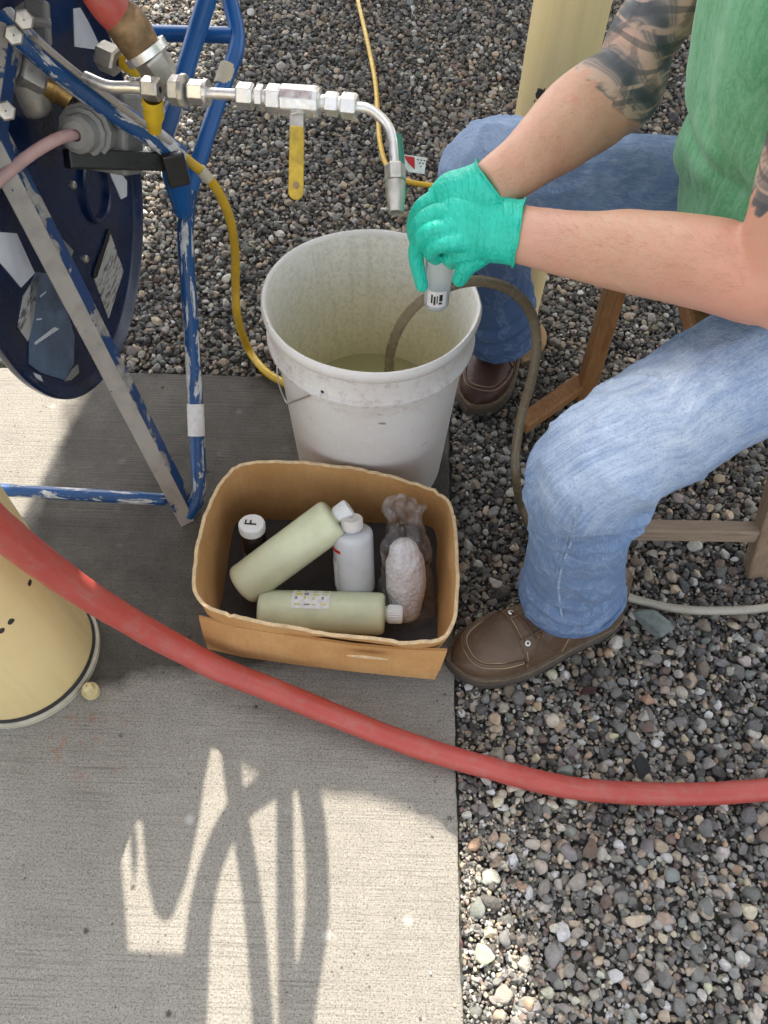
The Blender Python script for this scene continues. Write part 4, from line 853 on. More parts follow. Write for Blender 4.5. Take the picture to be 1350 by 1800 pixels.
# skin
def skin_mat():
    t = NT('tattooed_skin'); n1 = t.noise(16, 5, .6); f = t.noise(260, 3, .8); m_ = t.noise(48, 4, .7)
    c = t.mix(t.ramp(n1, [(.3, 0), (.7, 1)]), (.58, .32, .21, 1), (.64, .375, .255, 1))
    c = t.mix(t.math('MULTIPLY', t.ramp(m_, [(.45, 0), (.7, 1)]), .5), c, (.64, .29, .20, 1))
    c = t.mix(t.ramp(t.noise(1, 3, .75, t.map((300, 620, 300), rot=(0, 0, .5))), [(.33, .45), (.45, 0)]), c, (.44, .24, .15, 1))
    c = t.mix(t.ramp(t.noise(75, 3, .7), [(.60, 0), (.70, .4)]), c, (.62, .24, .17, 1))
    # red flush near the wrist and elbow
    c = t.mix(t.math('MULTIPLY', t.ball(tuple(EN), .02, .13), .5), c, (.66, .27, .19, 1))
    c = t.mix(t.math('MULTIPLY', t.ball(tuple(WN + Vector((.03, -.02, .01))), .01, .06), .45), c, (.70, .38, .32, 1))
    for E_, S_, off in ((EF, SF, -.002), (EN, SN, .075)):
        d = (S_ - E_).normalized()
        dp = t.n('VectorMath', operation='DOT_PRODUCT'); t.l(t.co(), dp.inputs[0]); dp.inputs[1].default_value = d
        tt = t.math('SUBTRACT', dp.outputs['Value'], E_.dot(d) + off)
        vv = t.n('VectorMath', operation='SUBTRACT'); t.l(t.co(), vv.inputs[0]); vv.inputs[1].default_value = E_ + d * .08
        rg = t.ball(tuple(E_ + d * .16), .15, .19)
        warp = t.noise(11, 3, .6, dist=1.5)
        zone = t.math('MULTIPLY', t.ramp(t.math('MULTIPLY_ADD', t.math('ADD', tt, t.math('MULTIPLY', t.math('SUBTRACT', warp, .5), .11)), 18, .5), [(.42, 0), (.5, 1)]), t.ramp(rg, [(.1, 0), (.2, 1)]))
        sw = t.n('TexWave', wave_type='BANDS', bands_direction='DIAGONAL'); sw.inputs['Scale'].default_value = 6; sw.inputs['Distortion'].default_value = 9; sw.inputs['Detail'].default_value = 2.5; sw.inputs['Detail Scale'].default_value = 1.1
        t.l(t.co(), sw.inputs['Vector'])
        sh = t.ramp(sw.outputs['Fac'], [(0, (.085, .092, .10, 1)), (.18, (.15, .145, .145, 1)), (.34, (.33, .25, .21, 1)), (.44, (.20, .18, .17, 1)), (.56, (.42, .30, .24, 1)), (.66, (.23, .20, .185, 1)), (.80, (.50, .34, .265, 1)), (1, (.60, .40, .30, 1))])
        ln = t.n('TexWave', wave_type='BANDS', bands_direction='Z'); ln.inputs['Scale'].default_value = 13; ln.inputs['Distortion'].default_value = 11; ln.inputs['Detail'].default_value = 1; ln.inputs['Detail Scale'].default_value = .8; t.l(t.co(), ln.inputs['Vector'])
        sh = t.mix(t.ramp(ln.outputs['Fac'], [(.82, 0), (.90, .65)]), sh, (.075, .08, .088, 1))
        sh = t.mix(t.ramp(ln.outputs['Fac'], [(.02, .8), (.07, 0)]), sh, (.55, .38, .29, 1))
        sh = t.mix(t.ramp(t.noise(26, 3, .6, dist=1.2), [(.42, .5), (.50, 0)]), sh, (.05, .055, .06, 1))
        c = t.mix(zone, c, sh)
    t.base(c); t.set('Roughness', .5); t.set('Subsurface Weight', .12); t.set('Subsurface Radius', (1, .35, .2)); t.set('Subsurface Scale', .006)
    t.bump(f, .0005, .6); t.bump(m_, .0007, .5); return t.m
SKIN = skin_mat()
def arm_d(p, s, a):
    f = .0016 * noise.noise(p * 22) + .0022 * math.sin(2 * a + 9 * s) * math.exp(-((s - .4) / .2) ** 2)
    v = noise.noise(p * 26 + Vector((9, 2, 1))); f += .0011 * math.exp(-(v / .05) ** 2) * (.3 + .7 * math.exp(-((s - .25) / .2) ** 2))     # veins and tendons
    return f
b = MB(); upn = lambda p: tuple((CAM - p).normalized())
b.loft([WN + (WN - EN) * .12, WN, WN.lerp(EN, .25) + Vector((0, -.002, 0)), WN.lerp(EN, .55) + Vector((-.002, .004, .0)), WN.lerp(EN, .82) + Vector((.0, .004, 0)), EN + Vector((.004, -.002, -.004)), EN.lerp(SN, .14) + Vector((.008, 0, .0)), EN.lerp(SN, .5), SN],
       [(.029, .022), (.0310, .024), (.0335, .028), (.0405, .037), (.0440, .041), (.0405, .041), (.042, .043), (.046, .048), (.046, .046)], 64, 16, up=upn(EN), disp=arm_d)
b.ball(WN.lerp(EN, .13) + Vector((.0, .0, .021)), (.011, .010, .008))
b.ball(EN + Vector((.014, -.024, -.018)), (.020, .020, .019))
b.loft([WF + (WF - EF) * .01, WF, WF.lerp(EF, .3), WF.lerp(EF, .62) + Vector((-.004, .003, 0)), WF.lerp(EF, .88) + Vector((-.002, .002, 0)), EF + Vector((.004, .0, -.002)), EF.lerp(SF, .2) + Vector((-.012, .012, 0)), EF.lerp(SF, .6), SF],
       [(.026, .021), (.0275, .023), (.034, .029), (.0445, .038), (.0465, .041), (.042, .042), (.041, .043), (.047, .048), (.046, .046)], 64, 16, up=upn(EF), disp=arm_d)
NB = Vector((.385, .775, .99)); HD = Vector((.315, .772, 1.125))
b.loft([(.575, .77, .50), (.52, .77, .62), (.45, .772, .78), (.405, .772, .90), (.39, .773, .96)], [(.13, .09), (.115, .09), (.115, .095), (.10, .08), (.05, .05)], 32, 6, up=(-1, 0, 0), round_ends=True)
b.loft([NB + Vector((.01, 0, -.04)), NB, HD + Vector((.02, 0, -.06))], [.058, .052, .056], 20, 4)
b.loft([HD + Vector((.01, 0, -.09)), HD + Vector((0, 0, -.05)), HD, HD + Vector((.01, 0, .06)), HD + Vector((.015, 0, .10))], [(.045, .055), (.062, .078), (.072, .090), (.070, .085), (.040, .05)], 24, 6, up=(-1, 0, 0), round_ends=True)
b.loft([HD + Vector((-.085, 0, .015)), HD + Vector((-.105, 0, -.015)), HD + Vector((-.090, 0, -.028))], [.009, .013, .010], 10, 4, round_ends=True)
for s_ in (-1, 1):
    b.loft([HD + Vector((.005, s_ * .070, .012)), HD + Vector((.010, s_ * .080, .0)), HD + Vector((.006, s_ * .072, -.028))], [(.012, .016), (.014, .020), (.008, .010)], 10, 4, round_ends=True)
    b.loft([SN if s_ < 0 else SF, Vector((.40, .77, .92))], [.046, .060], 18, 4, round_ends=True)
b.loft([HD + Vector((-.082, -.022, -.050)), HD + Vector((-.088, 0, -.050)), HD + Vector((-.082, .022, -.050))], [.007, .009, .007], 8, 4, round_ends=True)
for H_, K_, A_ in ((HN, KN, AN), (HF, KF, AF)):
    b.loft([H_, H_.lerp(K_, .5), K_ + Vector((.01, 0, -.01)), K_.lerp(A_, .12), K_.lerp(A_, .45), A_, A_ + Vector((0, 0, -.05))], [.078, .066, .050, .048, .050, .034, .036], 18, 6, round_ends=True)
# hands inside the gloves
body = remesh(b.build('body', SKIN, man, angle=180), .0032, 3)
bpy.context.view_layer.update()
# hair cap and eyes
b = MB(); b.loft([HD + Vector((.035, 0, -.03)), HD + Vector((.022, 0, .03)), HD + Vector((.02, 0, .085)), HD + Vector((.02, 0, .115))], [(.070, .070), (.076, .082), (.066, .076), (.03, .04)], 28, 6, up=(-1, 0, 0), round_ends=True, disp=lambda p, s, a: .003 * noise.noise(p * 60))
b.build('hair', simple('brown_hair', (.05, .03, .018, 1), .6, bump=.002, bs=300), man)
for s_ in (-1, 1):
    b = MB(); b.ball(HD + Vector((-.078, s_ * .030, .010)), .012); b.build('eye', M['white_cap'], man)

# short hair on the forearms
dg_ = bpy.context.evaluated_depsgraph_get(); dg_.update(); evb = body.evaluated_get(dg_); binv = body.matrix_world.inverted(); hb_ = MB(); rh_ = random.Random(3)
for (x0, y0), (x1, y1), hw_, E_, W_, cnt in (((945, 415), (1320, 465), 62, EN, WN, 800), ((880, 318), (1085, 170), 50, EF, WF, 520)):
    d_ = Vector((x1 - x0, y1 - y0, 0)); n_ = Vector((-d_.y, d_.x, 0)).normalized(); ax_ = (W_ - E_).normalized()
    for _ in range(cnt):
        u = rh_.random(); v = rh_.uniform(-1, 1) * (.75 + .35 * u); q = Vector((x0, y0, 0)) + d_ * u + n_ * v * hw_
        ok, loc, nr, _i = evb.ray_cast(binv @ CAM, (binv.to_3x3() @ ray(q.x, q.y)).normalized())
        if not ok: continue
        p = body.matrix_world @ loc; t1 = (ax_ + Vector((rh_.gauss(0, .45), rh_.gauss(0, .45), rh_.gauss(0, .45))) + nr * .25).normalized(); L_ = rh_.uniform(.006, .012); sd2 = t1.cross(nr).normalized() * .00006
        mid = p + t1 * L_ * .5 + nr * .0012; end = p + t1 * L_ + nr * .0012; k0 = len(hb_.v)
        hb_.v.extend([p - sd2, p + sd2, mid + sd2, mid - sd2, end]); hb_.face((k0, k0 + 1, k0 + 2, k0 + 3)); hb_.face((k0 + 3, k0 + 2, k0 + 4))
ah = hb_.build('arm_hair', simple('arm_hair', (.40, .24, .14, 1), .6), man); ah['kind'] = 'stuff'
# gloves ------------------------------------------------------------
def glove_mat():
    t = NT('green_nitrile'); w = t.noise(1, 3, .6, t.map((70, 25, 60), rot=(0, .3, .5)), 1.0); n1 = t.noise(30, 3)
    t.base(t.mix(t.ramp(n1, [(.3, 0), (.7, 1)]), (.01, .52, .37, 1), (.03, .66, .50, 1))); t.set('Roughness', .42)
    wr = t.noise(1, 3, .6, t.map((190, 60, 60), rot=(0, 0, -.55)), .6)
    t.bump(wr, .0045, .8); t.bump(w, .003, .8); t.bump(t.noise(900, 2), .0002); t.set('Subsurface Weight', .08); t.set('Subsurface Scale', .004); return t.m
GLM = glove_mat()
def glove(name, palm, pr_, fingers, label, cuff):
    g = MB(); u_ = upn(palm[1])
    g.loft(palm, pr_, 24, 7, up=u_, round_ends=False)
    for pts, r in fingers: g.loft(pts, r, 16, 6, round_ends=True)
    o = remesh(g.build(name, GLM, man, angle=180), .0013, 2, .5); o['label'] = label
    # rolled cuff edge
    c = MB(); p, q = cuff; ax = (q - p).normalized(); C_ = MB()
    n_ = 40; sd = ax.cross(Vector(u_)).normalized(); nn = sd.cross(ax)
    ring = [p + sd * math.cos(2 * PI * k / n_) * (pr_[0][0] + .0012) + nn * math.sin(2 * PI * k / n_) * (pr_[0][1] + .0012) + ax * (.0022 * noise.noise(Vector((math.cos(2 * PI * k / n_) * 2, math.sin(2 * PI * k / n_) * 2, 1)))) for k in range(n_ + 1)]
    C_.loft(ring, [.0010] * len(ring), 8, 2, cap=False); C_.build('rolled_cuff', GLM, o)
    return o
near = [D(912, 410, .852), D(897, 408, .853), D(862, 402, .858), D(825, 396, .862), D(795, 398, .868), D(776, 400, .873)]
glove('glove', near, [(.0355, .029), (.0345, .028), (.0360, .027), (.0370, .0235), (.0350, .018), (.027, .010)], [
    ([D(812, 374, .864), D(782, 372, .862), D(756, 378, .866), D(738, 394, .878), D(731, 416, .896), D(737, 436, .915)], [.0112, .0106, .0100, .0096, .0090, .0082]),
    ([D(815, 400, .860), D(782, 401, .857), D(757, 406, .862), D(739, 421, .878), D(731, 450, .900), D(742, 502, .930)], [.0112, .0104, .0100, .0096, .0092, .0080]),
    ([D(820, 425, .858), D(792, 427, .857), D(769, 431, .864), D(757, 443, .880), D(766, 454, .900)], [.0112, .0104, .0100, .0092, .0082]),
    ([D(834, 445, .868), D(808, 448, .874), D(790, 454, .888), D(794, 462, .905)], [.0108, .0098, .0090, .0080]),
    ([D(868, 430, .868), D(842, 450, .874), D(822, 466, .885), D(808, 490, .905)], [.0145, .0135, .0122, .0095])],
    'green nitrile glove on the upper hand with a finger pointing down the bottle', (near[0], near[1]))
farp = [D(868, 326, .846), D(856, 336, .85), D(826, 350, .862), D(795, 360, .875), D(768, 370, .888)]
glove('glove', farp, [(.0325, .027), (.0325, .027), (.034, .025), (.0345, .022), (.026, .016)], [
    ([D(790, 348, .876), D(764, 352, .878), D(743, 364, .884), D(731, 385, .897), D(729, 412, .915), D(738, 434, .93)], [.0120, .0112, .0105, .010, .0094, .008]),
    ([D(800, 366, .885), D(772, 372, .888), D(750, 384, .896), D(741, 404, .912), D(746, 430, .93)], [.0120, .011, .0104, .0098, .0085]),
    ([D(806, 384, .905), D(780, 396, .915), D(764, 420, .93), D(770, 445, .94)], [.0115, .0108, .0098, .0085]),
    ([D(815, 396, .915), D(795, 410, .925), D(782, 432, .94), D(786, 452, .945)], [.0105, .0098, .009, .008]),
    ([D(845, 362, .885), D(835, 392, .905), D(815, 420, .925), D(802, 446, .935)], [.0135, .0125, .011, .009])],
    'green nitrile glove on the lower hand, mostly covered by the other hand', (farp[0], farp[1]))
# the little sample bottle in the hands
hb = thing('sample_vial', D(776, 500, .94), 'small translucent plastic bottle with a white label held in gloved fingers', 'bottle')
pT, pB = D(774, 448, .918), D(774, 448, .918) + Vector((.001, 0, -.078)); Mh = zmat(pB, pT)
mb = MB(); mb.lathe([(.001, .0015), (.009, .001), (.0135, .002), (.0155, .005), (.0160, .012), (.0170, .070), (.0172, .078), (.0150, .084), (.001, .085)], 36, Mh); mb.build('bottle_body', M['frost'], hb, angle=60)
mb = MB(); mb.lathe([(.001, .003), (.0125, .0035), (.0145, .008), (.0150, .030), (.001, .0305)], 30, Mh); mb.build('sample_water', M['milky_bottle'], hb)
av_ = ang_to(Mh, (CAM - pB).normalized())
wrapl(Mh, .0166, .012, .036, av_ - .75, av_ + .75, M['white_tape'], hb, 'label')
for k, (z0, z1, a, b_) in enumerate(((.018, .031, -.42, -.30), (.016, .029, -.22, -.08), (.019, .030, .0, .08), (.022, .032, .18, .42), (.017, .020, .16, .40))):
    wrapl(Mh, .0166, z0, z1, av_ + a, av_ + b_, M['ink'], hb, 'print', 2, .0009)

# jeans ---------------------------------------------------------------
def denim():
    t = NT('faded_denim'); uvs = t.n('UVMap'); uvs.uv_map = 'UVMap'
    mp = t.n('Mapping'); mp.inputs['Scale'].default_value = (560, 60, 1); t.l(uvs.outputs[0], mp.inputs[0]); st = t.noise(1, 3, .65, mp.outputs[0])
    mp2 = t.n('Mapping'); mp2.inputs['Scale'].default_value = (120, 22, 1); t.l(uvs.outputs[0], mp2.inputs[0]); st2 = t.noise(1, 4, .6, mp2.outputs[0])
    big = t.noise(9, 5, .6); mot = t.noise(34, 5, .7); cr = t.noise(420, 2, .7)
    c = t.mix(t.ramp(big, [(.3, 0), (.7, 1)]), (.085, .155, .30, 1), (.19, .29, .46, 1))
    c = t.mix(t.ramp(st2, [(.3, .55), (.62, 0)]), c, (.07, .13, .30, 1))
    c = t.mix(t.ramp(st, [(.42, 0), (.72, .38)]), c, (.45, .55, .68, 1))
    c = t.mix(t.ramp(mot, [(.48, 0), (.75, .35)]), c, (.40, .50, .66, 1))
    def wear_and_sun(c, p, r0, r1, k, col=(.72, .80, .88, 1)):  # real fading, brightened round the near knee to stand in for sun
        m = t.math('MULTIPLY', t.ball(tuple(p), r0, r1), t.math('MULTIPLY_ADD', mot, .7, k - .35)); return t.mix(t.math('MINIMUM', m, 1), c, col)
    c = wear_and_sun(c, KN + Vector((.035, .02, .06)), .03, .13, .56)
    c = wear_and_sun(c, KN + Vector((.14, .05, .07)), .02, .12, .28)
    c = wear_and_sun(c, KN + Vector((-.02, -.03, .01)), .01, .08, .25)
    c = t.mix(t.ramp(st2, [(.34, .42), (.58, 0)]), c, (.17, .27, .46, 1))
    c = t.mix(t.ramp(st, [(.30, .5), (.46, 0)]), c, (.16, .25, .43, 1))
    c = wear_and_sun(c, KF + Vector((.0, .0, .06)), .02, .14, .45, (.42, .53, .72, 1))
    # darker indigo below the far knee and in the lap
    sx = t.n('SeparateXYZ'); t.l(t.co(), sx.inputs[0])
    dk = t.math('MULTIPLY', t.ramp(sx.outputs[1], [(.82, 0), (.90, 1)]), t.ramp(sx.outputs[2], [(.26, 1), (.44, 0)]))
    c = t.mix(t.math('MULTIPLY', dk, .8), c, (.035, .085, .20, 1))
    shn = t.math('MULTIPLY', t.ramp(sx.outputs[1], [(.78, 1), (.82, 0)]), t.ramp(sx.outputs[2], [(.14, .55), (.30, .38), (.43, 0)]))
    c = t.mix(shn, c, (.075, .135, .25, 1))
    c = t.mix(t.ramp(cr, [(.35, .25), (.5, 0)]), c, (.06, .10, .22, 1))
    rg = t.math('ABSOLUTE', t.math('SUBTRACT', t.noise(15, 5, .62, dist=1.0), .5))
    c = t.mix(t.ramp(rg, [(.0, .18), (.03, 0)]), c, (.48, .58, .72, 1))
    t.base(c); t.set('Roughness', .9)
    t.bump(st, .0008, .8); t.bump(cr, .0006); t.bump(t.ramp(rg, [(0, 1), (.10, 0)]), .0015, .5); t.bump(t.noise(22, 3, .5, dist=.8), .004, .4); return t.m
DEN = denim()
def wrapd(a, b): return abs((a - b + PI) % (2 * PI) - PI)
def leg(H_, K_, A_, folds, hem_r, knee_r=(.068, .066), top=True):
    g = MB()
    d1_ = (K_ - H_).normalized(); d2_ = (A_ - K_).normalized()
    pts = [H_ + (H_ - K_) * .15, H_.lerp(K_, .22), H_.lerp(K_, .5), H_.lerp(K_, .78), K_ - d1_ * .045 + Vector((0, 0, .004)), K_ + Vector((.006, 0, -.006)), K_ + d2_ * .05 + Vector((-.002, 0, 0)), K_.lerp(A_, .35), K_.lerp(A_, .6), K_.lerp(A_, .82), A_]
    rad = [(.086, .080), (.078, .072), (.072, .070), (.067, .067), (.064, .064), (.062, .062), (.060, .060), (.058, .060), (.057, .060), (.061, .064), hem_r]
    def disp(p, s, a):
        f = .0032 * noise.noise(p * 15) + .0018 * noise.noise(p * 45)
        rd = 1 - abs(noise.noise(Vector((p.x * 16 + p.z * 9, p.y * 26, p.z * 13)))) * 2.2
        f += .0048 * max(0, rd) ** 4 * (.35 + .65 * math.exp(-((s - .62) / .13) ** 2) + .5 * math.exp(-((s - .95) / .07) ** 2))
        # soft pulls that run with the cloth
        f += .0022 * math.sin(a * 3 + s * 21 + 2 * noise.noise(p * 7)) * (.4 + .6 * math.exp(-((s - .5) / .15) ** 2))
        # stacked creases above the hem
        f += .003 * math.exp(-((s - .93) / .05) ** 2) * math.sin(s * 150 + a * 1.5 + 3 * noise.noise(p * 9))
        for s0, a0, amp, ws, wa, sl in folds:
            da = (a - a0 + PI) % (2 * PI) - PI
            u = (s - s0 - sl * da) / ws
            f += amp * (math.exp(-u * u) - .8 * math.exp(-(u - 1.7) ** 2)) * math.exp(-(da / wa) ** 2)
        return f
    g.loft(pts, rad, 110, 22, up=(0, 1, 0), disp=disp, cap=False)
    return g
# which angle faces the camera: side = T x up, so a=-pi/2 points towards -Y
fn0 = [(.530, -.35, .0125, .010, .95, .012), (.575, -.55, .0115, .009, .9, -.010), (.612, -.35, .007, .010, .7, .02), (.493, -.1, .008, .010, .6, .05), (.44, .4, .005, .015, 1, .0), (.75, -1.2, .005, .03, .8, .05), (.86, -1.0, .004, .02, 1.2, -.03), (.12, -1.5, .005, .03, 1, .05), (.2, -2, .004, .03, 1, -.05)]
fn = [(a + .095 if a > .4 else a, b_, c, d, e, f) for a, b_, c, d, e, f in fn0]
J = MB()
for H_, K_, A_, f_, hr in ((HN, KN, AN, fn, (.071, .069)), (HF, KF, AF, [(.5, -.6, .008, .014, .8, .02), (.54, -1.2, .007, .014, .8, -.03), (.62, -1.6, .005, .03, .8, .1), (.3, -1.6, .005, .03, .9, .06), (.24, -1.9, .004, .02, .9, .08), (.36, -1.0, .004, .02, .9, .08)], (.060, .062))):
    g = leg(H_, K_, A_, f_, hr); off = len(J.v); J.v += g.v; J.f += [tuple(i + off for i in f) for f in g.f]; J.uv += g.uv
J.loft([(.60, .70, .52), (.60, .77, .525), (.60, .84, .52)], [(.10, .10)] * 3, 40, 6, round_ends=True)
J.loft([(.59, .77, .45), (.575, .77, .53), (.555, .77, .60)], [(.165, .115), (.16, .118), (.15, .115)], 48, 6, up=(-1, 0, 0))
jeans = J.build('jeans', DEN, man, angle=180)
so_ = jeans.modifiers.new('cloth_thickness', 'SOLIDIFY'); so_.thickness = .0022; so_.offset = -1
# hems and seams
def surf_line(pts_px, y_off, r_, name, mat, r0=.0008):
    dg_ = bpy.context.evaluated_depsgraph_get(); dg_.update(); ev = jeans.evaluated_get(dg_); inv = jeans.matrix_world.inverted(); out = []
    for a, b_ in pts_px:
        o_ = inv @ CAM; d_ = (inv.to_3x3() @ ray(a, b_)).normalized(); ok, loc, nr, _ = ev.ray_cast(o_, d_)
        if ok: out.append(jeans.matrix_world @ (loc + nr * y_off))
    if len(out) > 2:
        m = MB(); m.loft(out, [(r_, r0)] * len(out), 8, 5, round_ends=True); return m.build(name, mat, man)

SE = simple('pale_seam', (.27, .36, .50, 1), .9, bump=.001, bs=500, var=.35, vs=150); HEMM = simple('denim_hem', (.10, .17, .33, 1), .9, var=.4, vs=120, bump=.001, bs=500)
bpy.context.view_layer.update()
surf_line([(1022, 880), (1016, 905), (1010, 930), (1004, 955), (994, 980), (986, 1005), (982, 1030), (984, 1055), (988, 1085)], .0000, .0016, 'side_seam', SE)
surf_line([(1013, 885), (1007, 910), (1001, 935), (993, 960), (985, 985), (978, 1010)], .0000, .0006, 'stitching', SE)
surf_line([(1340, 590), (1310, 570), (1290, 560), (1262, 553)], .0002, .0018, 'pocket_seam', SE)
surf_line([(1196, 262), (1200, 290), (1202, 320), (1203, 350)], .0002, .0018, 'pocket_seam', SE)
for K_, A_, hr in ((KN, AN, (.071, .069)), (KF, AF, (.060, .062))):
    d2_ = (A_ - K_).normalized(); sd = d2_.cross(Vector((0, 1, 0))).normalized(); nn = sd.cross(d2_).normalized()
    rs = []
    for lift, z in ((.0005, -.013), (.0028, -.012), (.0032, -.005), (.0026, .0012), (-.002, .0015), (-.003, -.01)):
        rs.append([A_ + d2_ * z + (sd * math.cos(a) * (hr[0] + lift) + nn * math.sin(a) * (hr[1] + lift)) + d2_ * .0022 * noise.noise(Vector((math.cos(a) * 2, math.sin(a) * 2, A_.y))) for a in [2 * PI * k / 90 for k in range(90)]])
    mb = MB(); mb.grid(rs, True); mb.build('hem', HEMM, man)
# boots ---------------------------------------------------------------
def leather(name, c, c2):
    t = NT(name); n1 = t.noise(14, 5, .65); f = t.noise(160, 4, .7)
    k = t.mix(t.ramp(n1, [(.32, 0), (.7, 1)]), c, c2); k = t.mix(t.ramp(f, [(.6, 0), (.75, .4)]), k, (.16, .115, .075, 1))
    t.base(k); t.set('Roughness', t.ramp(f, [(.3, .42), (.7, .62)])); t.bump(t.noise(420, 3), .0004); t.bump(t.vor(210), .0004); t.bump(n1, .002); return t.m
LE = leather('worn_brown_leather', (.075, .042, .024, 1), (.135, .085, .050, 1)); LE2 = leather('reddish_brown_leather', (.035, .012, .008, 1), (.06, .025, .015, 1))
WELT = simple('boot_welt', (.13, .095, .06, 1), .8, var=.3, vs=80, bump=.001); OUT = simple('boot_outsole', (.075, .062, .05, 1), .85, bump=.001)
THR = simple('tan_thread', (.40, .29, .17, 1), .8); LACE = simple('brown_lace', (.10, .055, .03, 1), .8, bump=.001, bs=600)
def boot(toe, heel, mat, label, detail=True):
    toe = Vector(toe); heel = Vector(heel); ax = (heel - toe).normalized(); L = (heel - toe).length; sd = Vector((0, 0, 1)).cross(ax)
    o = thing_child('boot', toe, label)
    hw = [(0, .004), (.010, .024), (.028, .038), (.06, .0475), (.10, .0490), (.14, .0440), (.18, .0385), (.22, .0370), (.255, .036), (.278, .029), (.287, .012), (.289, .003)]
    ht = [(0, .030), (.010, .044), (.028, .054), (.06, .064), (.10, .077), (.14, .096), (.18, .118), (.22, .135), (.255, .135), (.278, .125), (.287, .10), (.289, .08)]
    def lerp(tb, s):
        for (a, b_), (c, d) in zip(tb, tb[1:]):
            if s <= c: u = (s - a) / (c - a); u = u * u * (3 - 2 * u) if False else u; return b_ + (d - b_) * u
        return tb[-1][1]
    k_ = L / .289
    def P(s, a, out=0):          # a 0..pi over the top
        w_ = lerp(hw, s) * .95 + out; h_ = lerp(ht, s) - .024 + out; c_, s2 = math.cos(a), math.sin(a)
        y = w_ * math.copysign(abs(c_) ** .75, c_); z = .024 + h_ * abs(s2) ** (.72 if s < .12 else .9)
        y *= 1 - .28 * max(0, (s - .11) / .18) * abs(s2); bow = -.006 * math.sin(PI * s / .289)
        return toe + ax * s * k_ + sd * (y + bow) + Vector((0, 0, z))
    mb = MB(); S_ = [.289 * (i / 44) ** 1.15 for i in range(45)]
    mb.grid([[P(s, PI * j / 40) + (Vector((0, 0, 1)) * .0012 * noise.noise(P(s, PI * j / 40) * 40)) for j in range(41)] for s in S_], False)
    up_o = mb.build('boot_upper', mat, o, angle=180)
    def sole(name, z0, z1, gr, mat_):
        outl = []
        for i in range(41): s = .289 * i / 40; outl.append((s, lerp(hw, s) * .95 + gr))
        pts = [toe + ax * ((s - gr * (1 if i == 0 else -1 if i == 40 else 0)) * k_) + sd * (w_ - .006 * math.sin(PI * s / .289)) for i, (s, w_) in enumerate(outl)] + [toe + ax * s * k_ - sd * (w_ + .006 * math.sin(PI * s / .289)) for s, w_ in outl[::-1]]
        m = MB(); m.prism([p + Vector((0, 0, z0)) for p in pts], (0, 0, z1 - z0)); q = m.build(name, mat_, o, False); q.modifiers.new('bevel', 'BEVEL').width = .0015; return q
    sole('outsole', -.004, .0135, .0065, OUT); sole('midsole', .0138, .022, .0050, WELT); sole('welt', .0222, .0265, .0062, WELT)
    if detail:
        # moccasin toe seam: raised U
        path = [P(.088, PI * .17, .0006), P(.07, PI * .19, .0006), P(.055, PI * .215, .0006), P(.034, PI * .27, .0006), P(.024, PI * .37, .0006), P(.021, PI * .5, .0006), P(.024, PI * .63, .0006), P(.034, PI * .73, .0006), P(.055, PI * .785, .0006), P(.07, PI * .81, .0006), P(.088, PI * .83, .0006)]
        m = MB(); m.loft(path, [.0034] * len(path), 8, 6, round_ends=True); m.build('toe_seam', mat, o)
        for dlt in (-.0035, .0035):
            m = MB(); m.loft([p + (P(.07, PI * .5) - p).normalized() * dlt + Vector((0, 0, .0006)) for p in path], [.0009] * len(path), 6, 6); m.build('stitching', THR, o)
        # vamp edge, tongue, eyestays
        m = MB(); vp = [P(.093, PI * k / 16, .0008) for k in range(1, 16)]; m.loft(vp, [.0016] * len(vp), 8, 3); m.build('vamp_seam', mat, o)
        m = MB(); vp = [P(.096, PI * k / 16, .0012) for k in range(1, 16)]; m.loft(vp, [.0006] * len(vp), 6, 3); m.build('stitching', THR, o)
        for sgn in (.36, .64):
            m = MB(); rs = []
            for i in range(9): s = .091 + i * .0125; rs.append([P(s, PI * (sgn + d_ * (1 if sgn > .5 else -1)), e_) for d_, e_ in ((-.055, .0002), (-.05, .0030), (.08, .0030), (.085, .0002))])
            m.grid(rs, True, cap0=True, cap1=True); m.build('eyestay', mat, o)
            for i in range(4):
                c = P(.100 + i * .020, PI * sgn, .0031); n_ = (c - P(.100 + i * .020, PI * sgn, -.01)).normalized(); m = MB(); m.lathe([(.0018, 0), (.0022, .0014), (.0040, .0012), (.0045, 0)], 14, zmat(c, c + n_)); m.build('eyelet', M['brass'] if i else M['steel'], o)
        for i in range(4):
            s = .100 + i * .020; m = MB(); lp = [P(s, PI * .36, .003), P(s + .004, PI * .44, .008), P(s + .008, PI * .53, .0085), P(s + .012, PI * .64, .003)]; m.loft(lp, [(.0022, .0013)] * 4, 8, 5); m.build('lace', LACE, o)
        m = MB(); q = P(.150, PI * .36 if False else PI * .64, .004); lp = [P(.118, PI * .62, .009), P(.122, PI * .74, .011), P(.138, PI * .84, .013), P(.160, PI * .76, .013), P(.156, PI * .68, .012), P(.142, PI * .66, .009)]; m.loft(lp, [.0014] * 6, 8, 6); m.build('lace', LACE, o)
        m = MB(); lp = [P(.125, PI * .60, .009), P(.112, PI * .70, .009), P(.104, PI * .80, .007), P(.090, PI * .88, .004)]; m.loft(lp, [.0014] * 4, 8, 6); m.build('lace', LACE, o)
        # side seam of the quarter
        m = MB(); vp = [P(.175, PI * .70, .001), P(.17, PI * .8, .001), P(.165, PI * .9, .001), P(.16, PI * .985, .001)]; m.loft(vp, [.0007] * 4, 6, 5); m.build('stitching', THR, o)
    return o
def thing_child(name, loc, label):
    o = bpy.data.objects.new(name, None); COL.objects.link(o); o.location = loc; o.parent = man
    o.matrix_parent_inverse = Matrix.Translation(man.location).inverted(); o['label'] = label; return o
boot((.108, .452, 0), (.368, .566, 0), LE, 'worn brown leather moc-toe boot')
boot((.158, .958, 0), (.240, 1.215, 0), LE2, 'reddish brown boot in the shade')
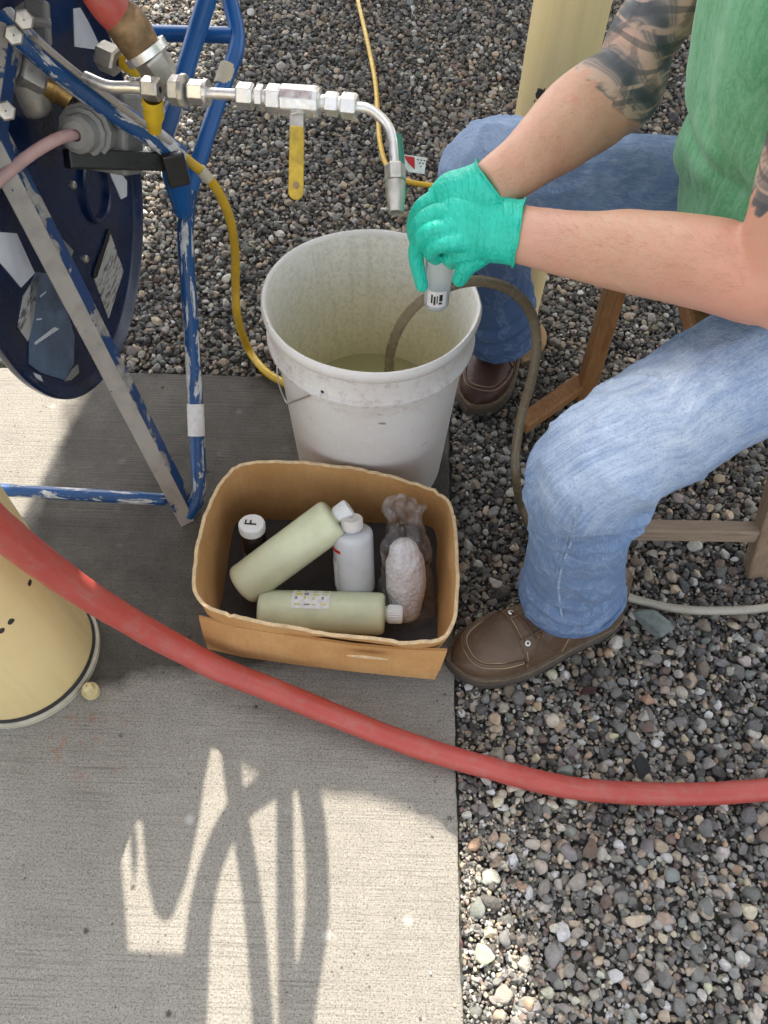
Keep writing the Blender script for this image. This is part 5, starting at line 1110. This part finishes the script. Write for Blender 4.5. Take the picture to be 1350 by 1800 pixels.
# shirt ---------------------------------------------------------------
def knit():
    t = NT('heather_green_knit'); st = t.noise(1, 3, .7, t.map((320, 320, 120)), 1); st2 = t.noise(1, 4, .6, t.map((75, 75, 10), rot=(.35, .1, 0)), 1); n1 = t.noise(8, 4)
    c = t.mix(t.ramp(n1, [(.3, 0), (.7, 1)]), (.075, .30, .125, 1), (.12, .38, .18, 1)); c = t.mix(t.ramp(st, [(.4, 0), (.7, .6)]), c, (.24, .52, .32, 1)); c = t.mix(t.ramp(st2, [(.47, 0), (.62, .42)]), c, (.25, .52, .33, 1)); c = t.mix(t.ramp(st2, [(.3, .4), (.42, 0)]), c, (.06, .25, .11, 1))
    t.base(c); t.set('Roughness', .9); t.set('Sheen Weight', .2); t.bump(st, .0005, .6); t.bump(t.noise(500, 2), .0003); return t.m
KN_ = knit(); sh = MB()
def sd_(p, s, a):
    f = .003 * noise.noise(p * 12) + .0015 * noise.noise(p * 38)
    q = p.z * 60 + (p.y - .77) * 34 + 2.5 * noise.noise(p * 8)
    f += .005 * math.sin(q) * math.exp(-((p.z - .60) / .06) ** 2)          # bunching over the lap
    f += .0040 * math.sin((p.y) * 85 + p.z * 14 + 2 * noise.noise(p * 6)) * (.3 + .7 * math.exp(-((p.z - .80) / .12) ** 2))
    f -= .007 * math.exp(-((p.z - .655 - .2 * (p.y - .77)) / .012) ** 2)
    f += .010 * max(0, 1 - abs(noise.noise(Vector((p.y * 7 + p.z * 3, p.z * 2.2, p.x * 4)))) * 3.2) ** 3
    f -= .006 * max(0, 1 - abs(noise.noise(Vector((p.y * 6 - p.z * 6, p.z * 5 + 4, p.x * 3)))) * 4) ** 3 * math.exp(-((p.z - .66) / .09) ** 2)
    return f
sh.loft([(.555, .77, .545), (.490, .77, .58), (.462, .77, .635), (.440, .77, .70), (.416, .772, .80), (.402, .772, .88), (.392, .772, .95), (.387, .774, .99)],
        [(.168, .148), (.165, .158), (.155, .152), (.142, .147), (.145, .142), (.150, .125), (.115, .10), (.064, .062)], 96, 16, up=(-1, 0, 0), disp=sd_, cap=False)
for S_, E_, fr_ in ((SN, EN, .36), (SF, EF, .36)):
    inn = Vector((.40, .77, .93)); sh.loft([S_.lerp(inn, .5), S_ + Vector((0, 0, .004)), S_.lerp(E_, fr_ * .5), S_.lerp(E_, fr_)], [(.098, .092), (.080, .078), (.067, .066), (.062, .062)], 48, 10, cap=False, disp=lambda p, s, a: .003 * noise.noise(p * 20))
s_o = sh.build('shirt', KN_, man, angle=180); so_ = s_o.modifiers.new('cloth_thickness', 'SOLIDIFY'); so_.thickness = .002; so_.offset = -1
